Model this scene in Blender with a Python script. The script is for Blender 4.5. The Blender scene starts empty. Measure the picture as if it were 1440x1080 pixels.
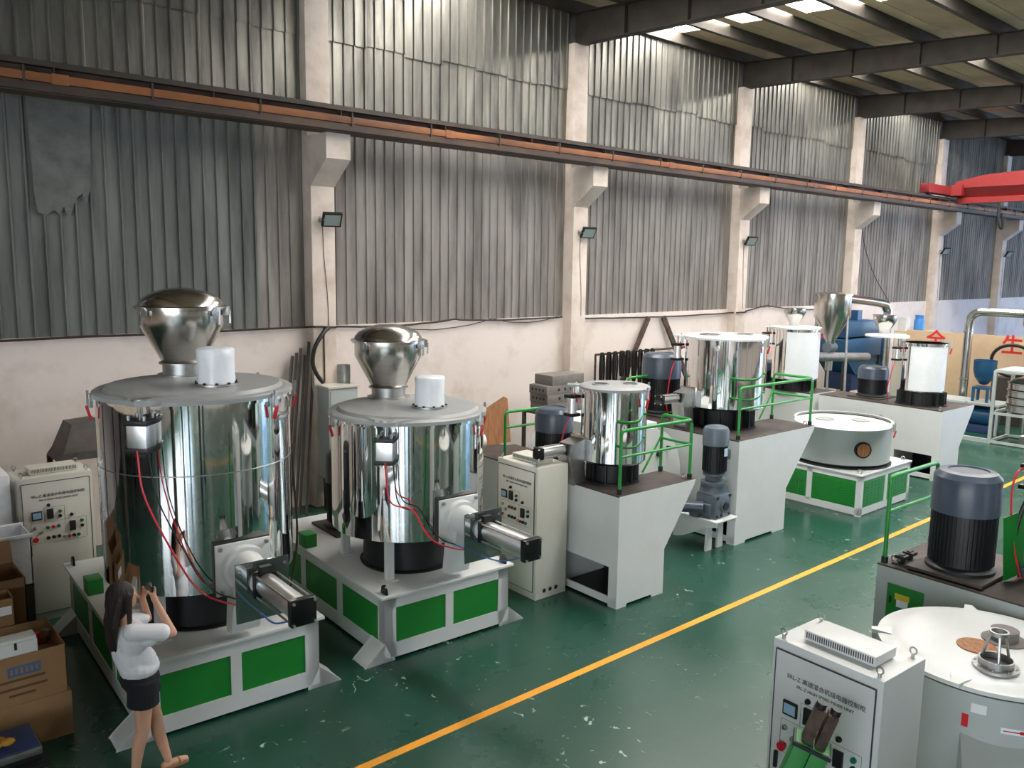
import bpy, bmesh, math, random
from mathutils import Matrix, Vector

# ------------------------------------------------------------------ camera
sc = bpy.context.scene
PI = math.pi
CAM_H, YAW, PITCH, ROLL, FPX = 4.15, math.radians(41.113), math.radians(8.206), math.radians(-0.859), 1172.25
fw = Vector((math.sin(YAW) * math.cos(PITCH), math.cos(YAW) * math.cos(PITCH), -math.sin(PITCH)))
rt = Vector((math.cos(YAW), -math.sin(YAW), 0))
dn = fw.cross(rt)
right = rt * math.cos(ROLL) + dn * math.sin(ROLL)
down = -rt * math.sin(ROLL) + dn * math.cos(ROLL)
cam = bpy.data.cameras.new('camera')
cam.sensor_width = 36.0
cam.lens = FPX / 1440 * 36
cam.clip_end = 300
camo = bpy.data.objects.new('camera', cam)
sc.collection.objects.link(camo)
m = Matrix((right, -down, -fw)).transposed().to_4x4()
m.translation = (0, 0, CAM_H)
camo.matrix_world = m
sc.camera = camo
# ------------------------------------------------------------------ world and exposure
sc.view_settings.view_transform = 'Standard'
sc.view_settings.look = 'None'
sc.view_settings.gamma = 1
sc.view_settings.use_curve_mapping = False
sc.view_settings.exposure = 0.32
w = bpy.data.worlds.new('world')
sc.world = w
w.use_nodes = True
bg = w.node_tree.nodes['Background']
bg.inputs[0].default_value = (0.66, 0.82, 1.0, 1)
bg.inputs[1].default_value = 6.0
SKY_ROOF = 32.0      # radiance of the translucent roof lights
FILL_WIN = 4.0        # radiance of the glowing panes added in the unseen right wall
sc.cycles.max_bounces = 10
sc.cycles.diffuse_bounces = 5
sc.cycles.glossy_bounces = 5
sc.cycles.sample_clamp_indirect = 8.0

# ------------------------------------------------------------------ helpers
COL = sc.collection


def srgb(r, g, b):
    f = lambda c: (c / 255 / 12.92) if c / 255 <= 0.04045 else ((c / 255 + 0.055) / 1.055) ** 2.4
    return (f(r), f(g), f(b), 1)


MATS = {}


def mat(name, col, rough=0.5, metal=0.0, var=0.0, vscale=6.0, bump=0.0, bscale=40.0, col2=None, stretch=None,
        emit=None, trans=0.0, coat=0.0, rvar=0.0, detail=4.0, spec=0.5, lo=0.35, hi=0.7):
    """procedural principled material: base colour, optional noise blend to col2, noise bump"""
    M = bpy.data.materials.new(name)
    M.use_nodes = True
    nt = M.node_tree
    N, L = nt.nodes, nt.links
    p = N['Principled BSDF']
    p.inputs['Base Color'].default_value = col
    p.inputs['Roughness'].default_value = rough
    p.inputs['Metallic'].default_value = metal
    p.inputs['Specular IOR Level'].default_value = spec
    p.inputs['Coat Weight'].default_value = coat
    p.inputs['Transmission Weight'].default_value = trans
    if emit:
        p.inputs['Emission Color'].default_value = emit[0]
        p.inputs['Emission Strength'].default_value = emit[1]
    tc = N.new('ShaderNodeTexCoord')
    mp = N.new('ShaderNodeMapping')
    if stretch:
        mp.inputs['Scale'].default_value = stretch
    geo = N.new('ShaderNodeNewGeometry')
    L.new(geo.outputs['Position'], mp.inputs[0])
    if col2 is None and var > 0:
        col2 = tuple(c * (1 - var) for c in col[:3]) + (1,)
    if col2 is not None:
        n = N.new('ShaderNodeTexNoise')
        n.inputs['Scale'].default_value = vscale
        n.inputs['Detail'].default_value = detail
        n.inputs['Roughness'].default_value = 0.62
        L.new(mp.outputs[0], n.inputs['Vector'])
        r = N.new('ShaderNodeMapRange')
        r.inputs['From Min'].default_value = lo
        r.inputs['From Max'].default_value = hi
        L.new(n.outputs['Fac'], r.inputs['Value'])
        mx = N.new('ShaderNodeMix')
        mx.data_type = 'RGBA'
        mx.inputs[6].default_value = col
        mx.inputs[7].default_value = col2
        L.new(r.outputs[0], mx.inputs[0])
        L.new(mx.outputs[2], p.inputs['Base Color'])
        if rvar:
            rr = N.new('ShaderNodeMapRange')
            rr.inputs['To Min'].default_value = rough
            rr.inputs['To Max'].default_value = rough + rvar
            L.new(r.outputs[0], rr.inputs['Value'])
            L.new(rr.outputs[0], p.inputs['Roughness'])
    if bump > 0:
        b = N.new('ShaderNodeTexNoise')
        b.inputs['Scale'].default_value = bscale
        b.inputs['Detail'].default_value = 3
        L.new(mp.outputs[0], b.inputs['Vector'])
        bp = N.new('ShaderNodeBump')
        bp.inputs['Strength'].default_value = bump
        bp.inputs['Distance'].default_value = 0.02
        L.new(b.outputs['Fac'], bp.inputs['Height'])
        L.new(bp.outputs[0], p.inputs['Normal'])
    MATS[name] = M
    return M


mat('floor', srgb(32, 76, 62), 0.2, spec=0.6, var=0.16, vscale=0.35, bump=0.05, bscale=9, rvar=0.2, detail=7)
mat('yellow_paint', srgb(243, 166, 42), 0.4, var=0.2, vscale=3)
mat('plaster', srgb(226, 213, 206), 0.85, col2=srgb(186, 168, 154), vscale=1.1, bump=0.25, bscale=5, detail=9, lo=0.5, hi=0.85)
mat('concrete', srgb(216, 202, 190), 0.8, col2=srgb(176, 156, 138), vscale=2.0, bump=0.15, bscale=14, detail=8, lo=0.45, hi=0.85)
mat('cladding', srgb(146, 144, 136), 0.36, 0.7, col2=srgb(78, 76, 72), vscale=1.6, stretch=(1.8, 1.8, 0.28), detail=8, rvar=0.2, lo=0.38, hi=0.72)
mat('cladding_grey', srgb(150, 144, 138), 0.6, 0.2, col2=srgb(96, 90, 86), vscale=1.5, stretch=(2.2, 2.2, 0.3), detail=8, rvar=0.2, lo=0.38, hi=0.74)
mat('cladding_green', srgb(124, 126, 122), 0.5, 0.3, col2=srgb(70, 74, 72), vscale=1.3, stretch=(2.2, 2.2, 0.3), detail=8, rvar=0.2, lo=0.36, hi=0.74)
mat('dark_steel', srgb(74, 68, 62), 0.6, 0.3, var=0.4, vscale=3)
mat('beam_steel', srgb(60, 52, 48), 0.6, 0.2, col2=srgb(92, 70, 54), vscale=2.5, stretch=(0.4, 1, 1))
mat('orange_bar', srgb(156, 96, 52), 0.6, col2=srgb(96, 58, 36), vscale=1.2, stretch=(0.6, 1, 1))
mat('roof_sheet', srgb(196, 176, 146), 0.7, var=0.25, vscale=1.2)
mat('roof_light', (0.9, 0.95, 1, 1), 0.5, emit=((1.0, 0.97, 0.92, 1), SKY_ROOF))
mat('fill_glow_side', (0.9, 0.95, 1, 1), 0.5, emit=((0.84, 0.92, 1.0, 1), FILL_WIN))
mat('fill_glow_back', (0.9, 0.95, 1, 1), 0.5, emit=((0.86, 0.93, 1.0, 1), 11.0))
mat('white_paint', srgb(214, 217, 216), 0.38, var=0.06, vscale=3, coat=0.1)
mat('cream_paint', srgb(216, 214, 202), 0.4, var=0.06, vscale=3)
mat('grey_lid', srgb(158, 160, 160), 0.4, var=0.12, vscale=3)
mat('green_paint', srgb(30, 132, 50), 0.4, var=0.12, vscale=2)
mat('rail_green', srgb(44, 150, 62), 0.35, var=0.2, vscale=6)
mat('chrome', (0.82, 0.82, 0.82, 1), 0.05, 1.0, bump=0.012, bscale=2.2)
mat('brushed', (0.62, 0.6, 0.57, 1), 0.2, 1.0, var=0.15, vscale=8, stretch=(1, 1, 6))
mat('galvanised', (0.5, 0.5, 0.49, 1), 0.38, 0.9, var=0.3, vscale=6)
mat('aluminium', (0.86, 0.86, 0.86, 1), 0.36, 1.0)
mat('black', srgb(24, 24, 26), 0.5)
mat('black_gloss', srgb(20, 20, 22), 0.25)
mat('motor_black', srgb(32, 34, 36), 0.45)
mat('motor_blue', srgb(70, 80, 94), 0.32, var=0.1)
mat('gear_grey', srgb(92, 104, 114), 0.38, var=0.12)
mat('rust', srgb(100, 84, 74), 0.75, 0.3, col2=srgb(60, 44, 38), vscale=10, bump=0.3)
mat('tread_plate', srgb(86, 76, 72), 0.6, 0.4, col2=srgb(52, 46, 44), vscale=2.5, bump=0.2, bscale=60)
mat('film', srgb(232, 236, 242), 0.25, var=0.08, vscale=14, bump=0.4, bscale=14)
mat('white_film', srgb(236, 240, 244), 0.3, var=0.05, vscale=8, bump=0.25, bscale=9)
mat('red_plastic', srgb(196, 24, 40), 0.35)
mat('crane_red', srgb(148, 46, 46), 0.45, var=0.15)
mat('hose_red', srgb(220, 40, 62), 0.35)
mat('hose_blue', srgb(60, 110, 190), 0.35)
mat('hose_black', srgb(26, 26, 26), 0.5)
mat('cardboard', srgb(152, 118, 82), 0.85, var=0.15, vscale=5)
mat('cardboard_dark', srgb(120, 90, 62), 0.85, var=0.2, vscale=5)
mat('print_blue', srgb(70, 100, 140), 0.7)
mat('print_brown', srgb(96, 70, 46), 0.8)
mat('blue_paint', srgb(26, 78, 116), 0.4, var=0.15)
mat('blue_dark', srgb(40, 62, 104), 0.5, var=0.2)
mat('blue_drum', srgb(60, 130, 200), 0.4)
mat('yellow_cloth', srgb(206, 150, 50), 0.85, var=0.3, vscale=20)
mat('wood', srgb(170, 118, 78), 0.7, col2=srgb(128, 84, 54), vscale=5, stretch=(6, 6, 0.6))
mat('partition', srgb(206, 178, 146), 0.75, var=0.18, vscale=1.5)
mat('stone_grey', srgb(128, 122, 118), 0.8, var=0.25, vscale=6, bump=0.2)
mat('clear_sheet', srgb(150, 156, 156), 0.08, 0.85)
mat('skin', srgb(212, 164, 138), 0.55, var=0.08, vscale=8)
mat('tshirt', srgb(226, 228, 234), 0.85, bump=0.5, bscale=7)
mat('shorts', srgb(26, 26, 32), 0.9, bump=0.3, bscale=30)
mat('hair', srgb(38, 22, 18), 0.55, col2=srgb(24, 14, 12), vscale=10, stretch=(9, 9, 0.5), bump=0.6, bscale=12)
mat('phone', srgb(30, 32, 38), 0.2)
mat('screen', srgb(90, 110, 120), 0.15)
mat('ink', srgb(58, 58, 62), 0.6)
mat('ink_grey', srgb(96, 96, 100), 0.6)
mat('old_steel', srgb(104, 98, 94), 0.6, 0.4, var=0.3)
mat('red_letter', srgb(212, 40, 44), 0.6)
mat('panel_green', srgb(24, 110, 80), 0.3)
mat('gauge_blue', srgb(150, 186, 214), 0.2)
mat('sticker_yellow', srgb(226, 200, 60), 0.5)
mat('lamp_glass', srgb(150, 160, 156), 0.15)
mat('tank_grey', srgb(176, 184, 182), 0.38, var=0.08, vscale=2)
mat('cable', srgb(52, 42, 40), 0.7)


class B:
    """collects geometry; build() links it as one mesh object"""

    def __init__(s):
        s.bm = bmesh.new()

    def _m(s, M, vs):
        if M is not None:
            bmesh.ops.transform(s.bm, matrix=M, verts=vs)

    def box(s, x0, x1, y0, y1, z0, z1, bev=0.0, M=None):
        r = bmesh.ops.create_cube(s.bm, size=1)
        vs = r['verts']
        for v in vs:
            v.co = Vector(((x0 + x1) / 2 + v.co.x * (x1 - x0), (y0 + y1) / 2 + v.co.y * (y1 - y0), (z0 + z1) / 2 + v.co.z * (z1 - z0)))
        if bev > 0:
            es = list({e for v in vs for e in v.link_edges})
            g = bmesh.ops.bevel(s.bm, geom=es, offset=bev, segments=2, profile=0.6, affect='EDGES', clamp_overlap=True)
            vs = g['verts']
        s._m(M, vs)
        return s

    def cyl(s, p0, p1, r0, r1=None, n=24, caps=True):
        p0, p1 = Vector(p0), Vector(p1)
        r1 = r0 if r1 is None else r1
        d = (p1 - p0).normalized()
        u = d.orthogonal().normalized()
        v = d.cross(u)
        a = [s.bm.verts.new(p0 + (u * math.cos(2 * PI * i / n) + v * math.sin(2 * PI * i / n)) * r0) for i in range(n)]
        b = [s.bm.verts.new(p1 + (u * math.cos(2 * PI * i / n) + v * math.sin(2 * PI * i / n)) * r1) for i in range(n)]
        for i in range(n):
            s.bm.faces.new((a[i], a[(i + 1) % n], b[(i + 1) % n], b[i]))
        if caps:
            s.bm.faces.new(a[::-1])
            s.bm.faces.new(b)
        return s

    def lathe(s, prof, cx=0, cy=0, n=48, close=False, a0=0, a1=2 * PI):
        """prof: (r, z) list, spun about the vertical axis"""
        full = abs(a1 - a0 - 2 * PI) < 1e-6
        k = n if full else n + 1
        rings = []
        for r, z in prof:
            if r < 1e-5:
                rings.append([s.bm.verts.new((cx, cy, z))])
            else:
                rings.append([s.bm.verts.new((cx + r * math.cos(a0 + (a1 - a0) * i / n), cy + r * math.sin(a0 + (a1 - a0) * i / n), z)) for i in range(k)])
        pairs = list(zip(rings, rings[1:])) + ([(rings[-1], rings[0])] if close else [])
        for a, b in pairs:
            for i in range(n):
                j = (i + 1) % k
                q = []
                for v in ((a[i] if len(a) > 1 else a[0]), (a[j] if len(a) > 1 else a[0]), (b[j] if len(b) > 1 else b[0]), (b[i] if len(b) > 1 else b[0])):
                    if v not in q:
                        q.append(v)
                if len(q) > 2:
                    try:
                        s.bm.faces.new(q)
                    except ValueError:
                        pass
        return s

    def prism(s, pts, lo, hi, axis='y', M=None):
        """polygon extruded; axis y: pts are (x,z); axis x: (y,z); axis z: (x,y)"""
        def P(a, b, h):
            return {'y': (a, h, b), 'x': (h, a, b), 'z': (a, b, h)}[axis]
        A = [s.bm.verts.new(P(a, b, lo)) for a, b in pts]
        Bv = [s.bm.verts.new(P(a, b, hi)) for a, b in pts]
        n = len(pts)
        for i in range(n):
            s.bm.faces.new((A[i], A[(i + 1) % n], Bv[(i + 1) % n], Bv[i]))
        s.bm.faces.new(A[::-1])
        s.bm.faces.new(Bv)
        s._m(M, A + Bv)
        return s

    def tube(s, pts, r, n=8, rs=None):
        src = [Vector(p) for p in pts]
        pts = [src[0]]
        for p in src[1:]:
            if (p - pts[-1]).length > 1e-4:
                pts.append(p)
        rings = []
        prev = None
        for i, p in enumerate(pts):
            d = (pts[min(i + 1, len(pts) - 1)] - pts[max(i - 1, 0)]).normalized()
            if prev is None:
                u = d.orthogonal().normalized()
            else:
                u = (prev - d * prev.dot(d)).normalized()
            prev = u
            v = d.cross(u)
            rr = rs[i] if rs else r
            rings.append([s.bm.verts.new(p + (u * math.cos(2 * PI * k / n) + v * math.sin(2 * PI * k / n)) * rr) for k in range(n)])
        for a, b in zip(rings, rings[1:]):
            for k in range(n):
                s.bm.faces.new((a[k], a[(k + 1) % n], b[(k + 1) % n], b[k]))
        s.bm.faces.new(rings[0][::-1])
        s.bm.faces.new(rings[-1])
        return s

    def ball(s, c, rx, ry=None, rz=None, M=None, u=16, v=10):
        ry = rx if ry is None else ry
        rz = rx if rz is None else rz
        g = bmesh.ops.create_uvsphere(s.bm, u_segments=u, v_segments=v, radius=1)
        X = Matrix.Translation(c) @ (M.to_4x4() if M else Matrix.Identity(4)) @ Matrix.Diagonal((rx, ry, rz, 1))
        bmesh.ops.transform(s.bm, matrix=X, verts=g['verts'])
        return s

    def cap(s, p0, p1, r0, r1, n=14):
        s.cyl(p0, p1, r0, r1, n)
        s.ball(p0, r0, u=n, v=8)
        s.ball(p1, r1, u=n, v=8)
        return s

    def mesh(s, name, material, smooth=True, angle=35):
        bmesh.ops.recalc_face_normals(s.bm, faces=s.bm.faces[:])
        me = bpy.data.meshes.new(name)
        s.bm.to_mesh(me)
        s.bm.free()
        me.materials.append(MATS[material])
        if smooth:
            me.shade_smooth()
            me.set_sharp_from_angle(angle=math.radians(angle))
        return me

    def build(s, name, material, parent=None, loc=None, smooth=True, angle=35):
        return put(name, s.mesh(name, material, smooth, angle), parent, loc)


def put(name, me, parent=None, loc=None, rot=None):
    o = bpy.data.objects.new(name, me)
    COL.objects.link(o)
    if parent:
        o.parent = parent
    if loc:
        o.location = loc
    if rot:
        o.rotation_euler = rot
    return o


def tag(o, label=None, cat=None, group=None, kind=None):
    if label:
        o['label'] = label
    if cat:
        o['category'] = cat
    if group:
        o['group'] = group
    if kind:
        o['kind'] = kind
    return o


def thing(name, label, cat, loc=(0, 0, 0), rz=0.0, group=None, kind=None):
    o = bpy.data.objects.new(name, None)
    o.empty_display_size = 0.1
    COL.objects.link(o)
    o.location = loc
    o.rotation_euler = (0, 0, rz)
    return tag(o, label, cat, group, kind)


def box(name, material, parent, *d, bev=0.0, M=None):
    return B().box(*d, bev=bev, M=M).build(name, material, parent)


def bez(pts, n=10):
    """Catmull-Rom through points"""
    P = [Vector(p) for p in pts]
    P = [P[0] * 2 - P[1]] + P + [P[-1] * 2 - P[-2]]
    out = []
    for i in range(1, len(P) - 2):
        for k in range(n):
            t = k / n
            a, b, c, d = P[i - 1:i + 3]
            out.append(0.5 * ((2 * b) + (c - a) * t + (2 * a - 5 * b + 4 * c - d) * t * t + (3 * b - a - 3 * c + d) * t ** 3))
    out.append(P[-2])
    return out


def text(name, body, size, material, parent, loc, rot, spacing=1.0, bold=0.0, align='CENTER'):
    cu = bpy.data.curves.new(name, 'FONT')
    cu.body = body
    cu.size = size
    cu.align_x = align
    cu.align_y = 'CENTER'
    cu.space_character = spacing
    cu.extrude = 0.0015
    cu.offset = bold
    cu.resolution_u = 2
    t = bpy.data.objects.new(name, cu)
    COL.objects.link(t)
    dg = bpy.context.evaluated_depsgraph_get()
    me = bpy.data.meshes.new_from_object(t.evaluated_get(dg))
    bpy.data.objects.remove(t)
    me.materials.clear()
    me.materials.append(MATS[material])
    me.name = name
    return put(name, me, parent, loc, rot)

# floor gets white scuffs of its own
def floor_scuffs():
    nt = MATS['floor'].node_tree
    N, L = nt.nodes, nt.links
    p = N['Principled BSDF']
    src = p.inputs['Base Color'].links[0].from_socket
    geo = N.new('ShaderNodeNewGeometry')
    a = N.new('ShaderNodeTexNoise')
    a.inputs['Scale'].default_value = 7.0
    a.inputs['Detail'].default_value = 9
    a.inputs['Distortion'].default_value = 1.2
    b = N.new('ShaderNodeTexNoise')
    b.inputs['Scale'].default_value = 0.7
    L.new(geo.outputs['Position'], a.inputs['Vector'])
    L.new(geo.outputs['Position'], b.inputs['Vector'])
    ra = N.new('ShaderNodeMapRange')
    ra.inputs['From Min'].default_value = 0.655
    ra.inputs['From Max'].default_value = 0.70
    L.new(a.outputs['Fac'], ra.inputs['Value'])
    rb = N.new('ShaderNodeMapRange')
    rb.inputs['From Min'].default_value = 0.45
    rb.inputs['From Max'].default_value = 0.6
    L.new(b.outputs['Fac'], rb.inputs['Value'])
    mu = N.new('ShaderNodeMath')
    mu.operation = 'MULTIPLY'
    L.new(ra.outputs[0], mu.inputs[0])
    L.new(rb.outputs[0], mu.inputs[1])
    mx = N.new('ShaderNodeMix')
    mx.data_type = 'RGBA'
    L.new(mu.outputs[0], mx.inputs[0])
    L.new(src, mx.inputs[6])
    mx.inputs[7].default_value = srgb(170, 190, 176)
    L.new(mx.outputs[2], p.inputs['Base Color'])


floor_scuffs()

# ================================================================== setting
XA, XB, YL, YR = -9.0, 60.0, 12.78, -10.0
floor = tag(box('floor', 'floor', None, XA, XB, YR - 0.2, YL + 0.3, -0.12, 0.0), kind='structure')
box('floor_line', 'yellow_paint', floor, 0.2, 56.0, 5.545, 5.632, 0.0, 0.002)
box('floor_line', 'yellow_paint', floor, 0.2, 56.0, -3.1, -3.01, 0.0, 0.002)

wall = thing('wall_left', None, None, kind='structure')
box('plaster_wall', 'plaster', wall, XA, XB, 12.74, 13.0, 0, 3.06)
# ragged cladding foot bead
COLX = [0.76 + 6.0 * i for i in range(-1, 10)]          # column centres along the hall


def sheet(wd, h, name, material, pitch=0.2, rib=0.03):
    b = B()
    xs = []
    n = int(round(wd / pitch))
    for i in range(n):
        x = i * pitch
        xs += [(x, 0), (x + pitch * 0.80, 0), (x + pitch * 0.83, -rib), (x + pitch * 0.95, -rib)]
    xs.append((wd, 0))
    top = [b.bm.verts.new((x, y, h)) for x, y in xs]
    bot = [b.bm.verts.new((x, y, 0)) for x, y in xs]
    for i in range(len(xs) - 1):
        b.bm.faces.new((bot[i], bot[i + 1], top[i + 1], top[i]))
    return b.mesh(name, material, smooth=False)


SW = 5.56 / 7
box('light_stop', 'dark_steel', wall, XA, XB, 12.86, 13.0, 3.06, 9.6)  # added behind the sheets to stop light leaking through their gaps
low_m = {k: sheet(SW + 0.012, 3.55, 'cladding_sheet', k, SW / 4, 0.028) for k in ('cladding_grey', 'cladding_green')}
mid_m = {k: sheet(SW + 0.012, 1.5, 'cladding_sheet', k, SW / 4) for k in ('cladding', 'cladding_green')}
top_m = {k: sheet(SW + 0.012, 2.1, 'cladding_sheet', k, SW / 4) for k in ('cladding', 'cladding_green')}
random.seed(4)
for i, cx in enumerate(COLX[:-1]):
    x0 = cx + 0.22
    for k in range(7):
        x = x0 + k * SW
        g = 'cladding_green' if i == 1 and k < 6 else 'cladding_grey'
        dz = random.uniform(-0.02, 0.02)
        put('cladding_sheet', low_m[g], wall, (x, 12.80 + random.uniform(-0.006, 0.006), 3.02 + dz), (0, 0, random.uniform(-0.004, 0.004)))
        g = 'cladding'
        put('cladding_sheet', mid_m[g], wall, (x, 12.81 + random.uniform(-0.006, 0.006), 6.35 + dz))
        put('cladding_sheet', top_m[g], wall, (x, 12.785 + random.uniform(-0.006, 0.006), 7.74 + dz * 2))
mat('lining_film', srgb(122, 125, 121), 0.45, 0.3, var=0.4, vscale=4, bump=0.5, bscale=5)
pts = [(2.60, 6.3), (2.63, 5.0), (2.66, 4.74), (2.76, 4.70), (2.86, 4.78), (2.93, 4.72), (2.98, 4.83), (3.02, 4.70), (3.08, 4.76), (3.14, 4.95), (3.22, 5.02), (3.27, 4.88), (3.33, 5.1), (3.38, 6.3)]
B().prism(pts, 12.745, 12.75, 'y').build('torn_lining', 'lining_film', wall)
for i, cx in enumerate(COLX):
    c = thing('trim_%d' % (i + 1), 'cream concrete column with a crane corbel, against the corrugated wall', 'column', (cx, 12.5, 0), group='concrete columns along the clad wall', kind='structure')
    box('shaft', 'concrete', c, -0.214, 0.214, 0, 0.5, 0, 6.14, bev=0.012)
    B().prism([(0.05, 5.31), (-0.53, 5.74), (-0.53, 6.13), (0.05, 6.13)], -0.2145, 0.2145, 'x').build('corbel', 'concrete', c)
    box('upper_shaft', 'concrete', c, -0.212, 0.212, 0.1, 0.5, 6.1, 8.62, bev=0.012)

# crane runway beam on the corbels
rb = thing('runway_beam', 'dark steel crane runway beam with an orange conductor bar, resting on the corbels', 'crane beam', (0, 11.99, 6.135))
b = B()
L0, L1 = XA, 56.0
b.box(L0, L1, -0.16, 0.16, 0, 0.022)
b.box(L0, L1, -0.012, 0.012, 0.02, 0.33)
b.box(L0, L1, -0.14, 0.14, 0.33, 0.352)
b.build('girder', 'beam_steel', rb)
box('crane_rail', 'dark_steel', rb, L0, L1, -0.035, 0.035, 0.352, 0.42)
box('walkway_channel', 'dark_steel', rb, L0, L1, 0.15, 0.42, 0.28, 0.36)
B().box(L0, L1, -0.215, -0.17, 0.13, 0.235, bev=0.01).build('conductor_bar', 'orange_bar', rb)
box('conductor_guard', 'beam_steel', rb, L0, L1, -0.20, -0.165, 0.02, 0.12)
hang = B().box(-0.012, 0.012, -0.225, -0.13, 0.10, 0.30).mesh('bar_hanger', 'dark_steel', smooth=False)
spl = B().box(-0.10, 0.10, -0.222, -0.165, 0.115, 0.245, bev=0.006).mesh('bar_splice', 'orange_bar')
for k in range(34):
    put('bar_hanger', hang, rb, (0.9 + 1.5 * k, 0, 0))
    if k % 4 == 1:
        put('bar_splice', spl, rb, (1.3 + 1.5 * k, 0, 0))
stf = B().box(-0.006, 0.006, -0.13, 0.13, 0.022, 0.33).mesh('stiffener', 'beam_steel', smooth=False)
for k in range(30):
    put('stiffener', stf, rb, (0.76 + 2.0 * k, 0, 0))


# roof -------------------------------------------------------------------
def zt(y):
    return 9.2 - 0.068 * (12.0 - max(y, 5.0))


def zb(y):
    return 8.60 - 0.035 * (12.4 - max(y, 5.0))


ceil = thing('ceiling', None, None, kind='structure')
YS = [YL, 5.0, YR]
for i in range(len(COLX) - 1):
    X0, X1 = COLX[i], COLX[i + 1]
    if i == 0:
        X0 = XA
    sk = 2 <= i <= 5
    s0, s1 = COLX[i] + 2.35, COLX[i] + 3.25
    cuts = [(X0, s0), (s1, X1)] if sk else [(X0, X1)]
    for a, c in cuts:
        for ya, yb in zip(YS, YS[1:]):
            B().prism([(ya + (0.3 if ya == YL else 0), zt(ya) + 0.22), (yb, zt(yb) + 0.22), (yb, zt(yb) + 0.27), (ya + (0.3 if ya == YL else 0), zt(ya) + 0.27)], a, c, 'x').build('roof_panel', 'roof_sheet', ceil)
    if sk:
        B().prism([(-1.05, zt(2.15) + 0.22), (YR, zt(YR) + 0.22), (YR, zt(YR) + 0.27), (-1.05, zt(2.15) + 0.27)], s0, s1, 'x').build('roof_panel', 'roof_sheet', ceil)
        y = 12.62
        while y - 1.44 > -2.0:
            B().prism([(y, zt(y) + 0.25), (y - 1.44, zt(y - 1.44) + 0.25), (y - 1.44, zt(y - 1.44) + 0.256), (y, zt(y) + 0.256)], s0, s1, 'x').build('roof_light', 'roof_light', ceil)
            y -= 1.51
# lap seams under the roof sheets
for k in range(5):
    yy = 11.0 - 1.51 * k
    box('sheet_lap', 'roof_sheet', ceil, COLX[2], XB, yy, yy + 0.25, zt(yy + 0.1) + 0.19, zt(yy + 0.1) + 0.215)
n = 0
for i, cx in enumerate(COLX):
    r = thing('trim_%d' % (20 + i), 'dark tapered steel roof rafter spanning from a wall column', 'rafter', (cx, 12.78, 0), group='steel roof rafters', kind='structure')
    Y0 = -12.78
    pts_t = [(y, zt(y)) for y in (12.78, 5.0, YR)]
    pts_b = [(y, zb(y)) for y in (YR, 5.0, 12.78)]
    B().prism([(y + Y0, z) for y, z in pts_t + pts_b], -0.008, 0.008, 'x').build('web', 'dark_steel', r, smooth=False)
    fb = B()
    for (ya, yb_) in ((12.78, 5.0), (5.0, YR)):
        fb.prism([(ya + Y0, zb(ya)), (yb_ + Y0, zb(yb_)), (yb_ + Y0, zb(yb_) + 0.016), (ya + Y0, zb(ya) + 0.016)], -0.11, 0.11, 'x')
    fb.build('bottom_flange', 'dark_steel', r, smooth=False)
    ft = B()
    for (ya, yb_) in ((12.78, 5.0), (5.0, YR)):
        ft.prism([(ya + Y0, zt(ya) - 0.016), (yb_ + Y0, zt(yb_) - 0.016), (yb_ + Y0, zt(yb_)), (ya + Y0, zt(ya))], -0.11, 0.11, 'x')
    ft.build('top_flange', 'dark_steel', r, smooth=False)
    y = 11.38
    while y > YR:
        box('stiffener', 'dark_steel', r, -0.1, 0.1, y + Y0 - 0.006, y + Y0 + 0.006, zb(y), zt(y))
        y -= 1.51
y = 12.7
k = 0
while y > YR:
    pl = tag(B().box(XA, XB, y - 0.05, y + 0.05, zt(y) - 0.04, zt(y) + 0.22).build('trim_%d' % (40 + k), 'dark_steel'), 'long dark roof purlin crossing above the rafters', 'purlin', 'roof purlins', 'structure')
    y = 11.38 - 1.51 * k
    k += 1

# other walls: the far side of the hall, behind and beside the camera
wr = thing('wall_right', None, None, kind='structure')
box('plaster_wall', 'plaster', wr, XA, XB, YR - 0.2, YR, 0, 1.2)
box('upper_wall', 'cladding_grey', wr, XA, XB, YR - 0.2, YR, 3.6, 9.2)
for i, cx in enumerate(COLX):
    box('pier', 'concrete', wr, cx - 0.6, cx + 0.6, YR - 0.21, YR + 0.1, 0, 8.6)
for i, cx in enumerate(COLX[:-1]):  # guessed windows added out of view; two glowing panes light the far bays
    wn = thing('window_%d' % (i + 1), None, None, kind='structure', loc=(cx + 3.0, YR - 0.1, 0))
    box('pane', 'fill_glow_side' if i in (5, 6) else 'cladding_grey', wn, -2.4, 2.4, -0.02, 0.0, 1.2, 3.6)
    fbm = B()
    for t in range(7):
        fbm.box(-2.4 + 0.8 * t - 0.03, -2.4 + 0.8 * t + 0.03, 0.0, 0.06, 1.2, 3.6)
    for z in (1.2, 2.4, 3.54):
        fbm.box(-2.4, 2.4, 0.0, 0.05, z, z + 0.06)
    fbm.build('window_frame', 'white_paint', wn)
mat('fill_glow_blue', (0.8, 0.9, 1, 1), 0.5, emit=((0.36, 0.55, 1.0, 1), 11.0))
for i in (7, 8, 9):  # unseen doors added; their glowing shutters tint the far bays blue
    dr_ = thing('door_%d' % (i - 6), None, None, kind='structure', loc=(COLX[i] + 3.0, YR + 0.02, 0))
    box('glow_shutter', 'fill_glow_blue', dr_, -2.3, 2.3, -0.01, 0.05, 0.05, 5.6)
    box('shutter_frame', 'dark_steel', dr_, -2.4, -2.3, -0.01, 0.1, 0.0, 5.7)
    box('shutter_frame', 'dark_steel', dr_, 2.3, 2.4, -0.01, 0.1, 0.0, 5.7)
    box('shutter_head', 'dark_steel', dr_, -2.4, 2.4, -0.01, 0.1, 5.6, 5.75)
wb = thing('wall_back', None, None, kind='structure')
box('plaster_wall', 'plaster', wb, XA - 0.2, XA, YR - 0.2, YL + 0.3, 0, 1.3)
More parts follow.
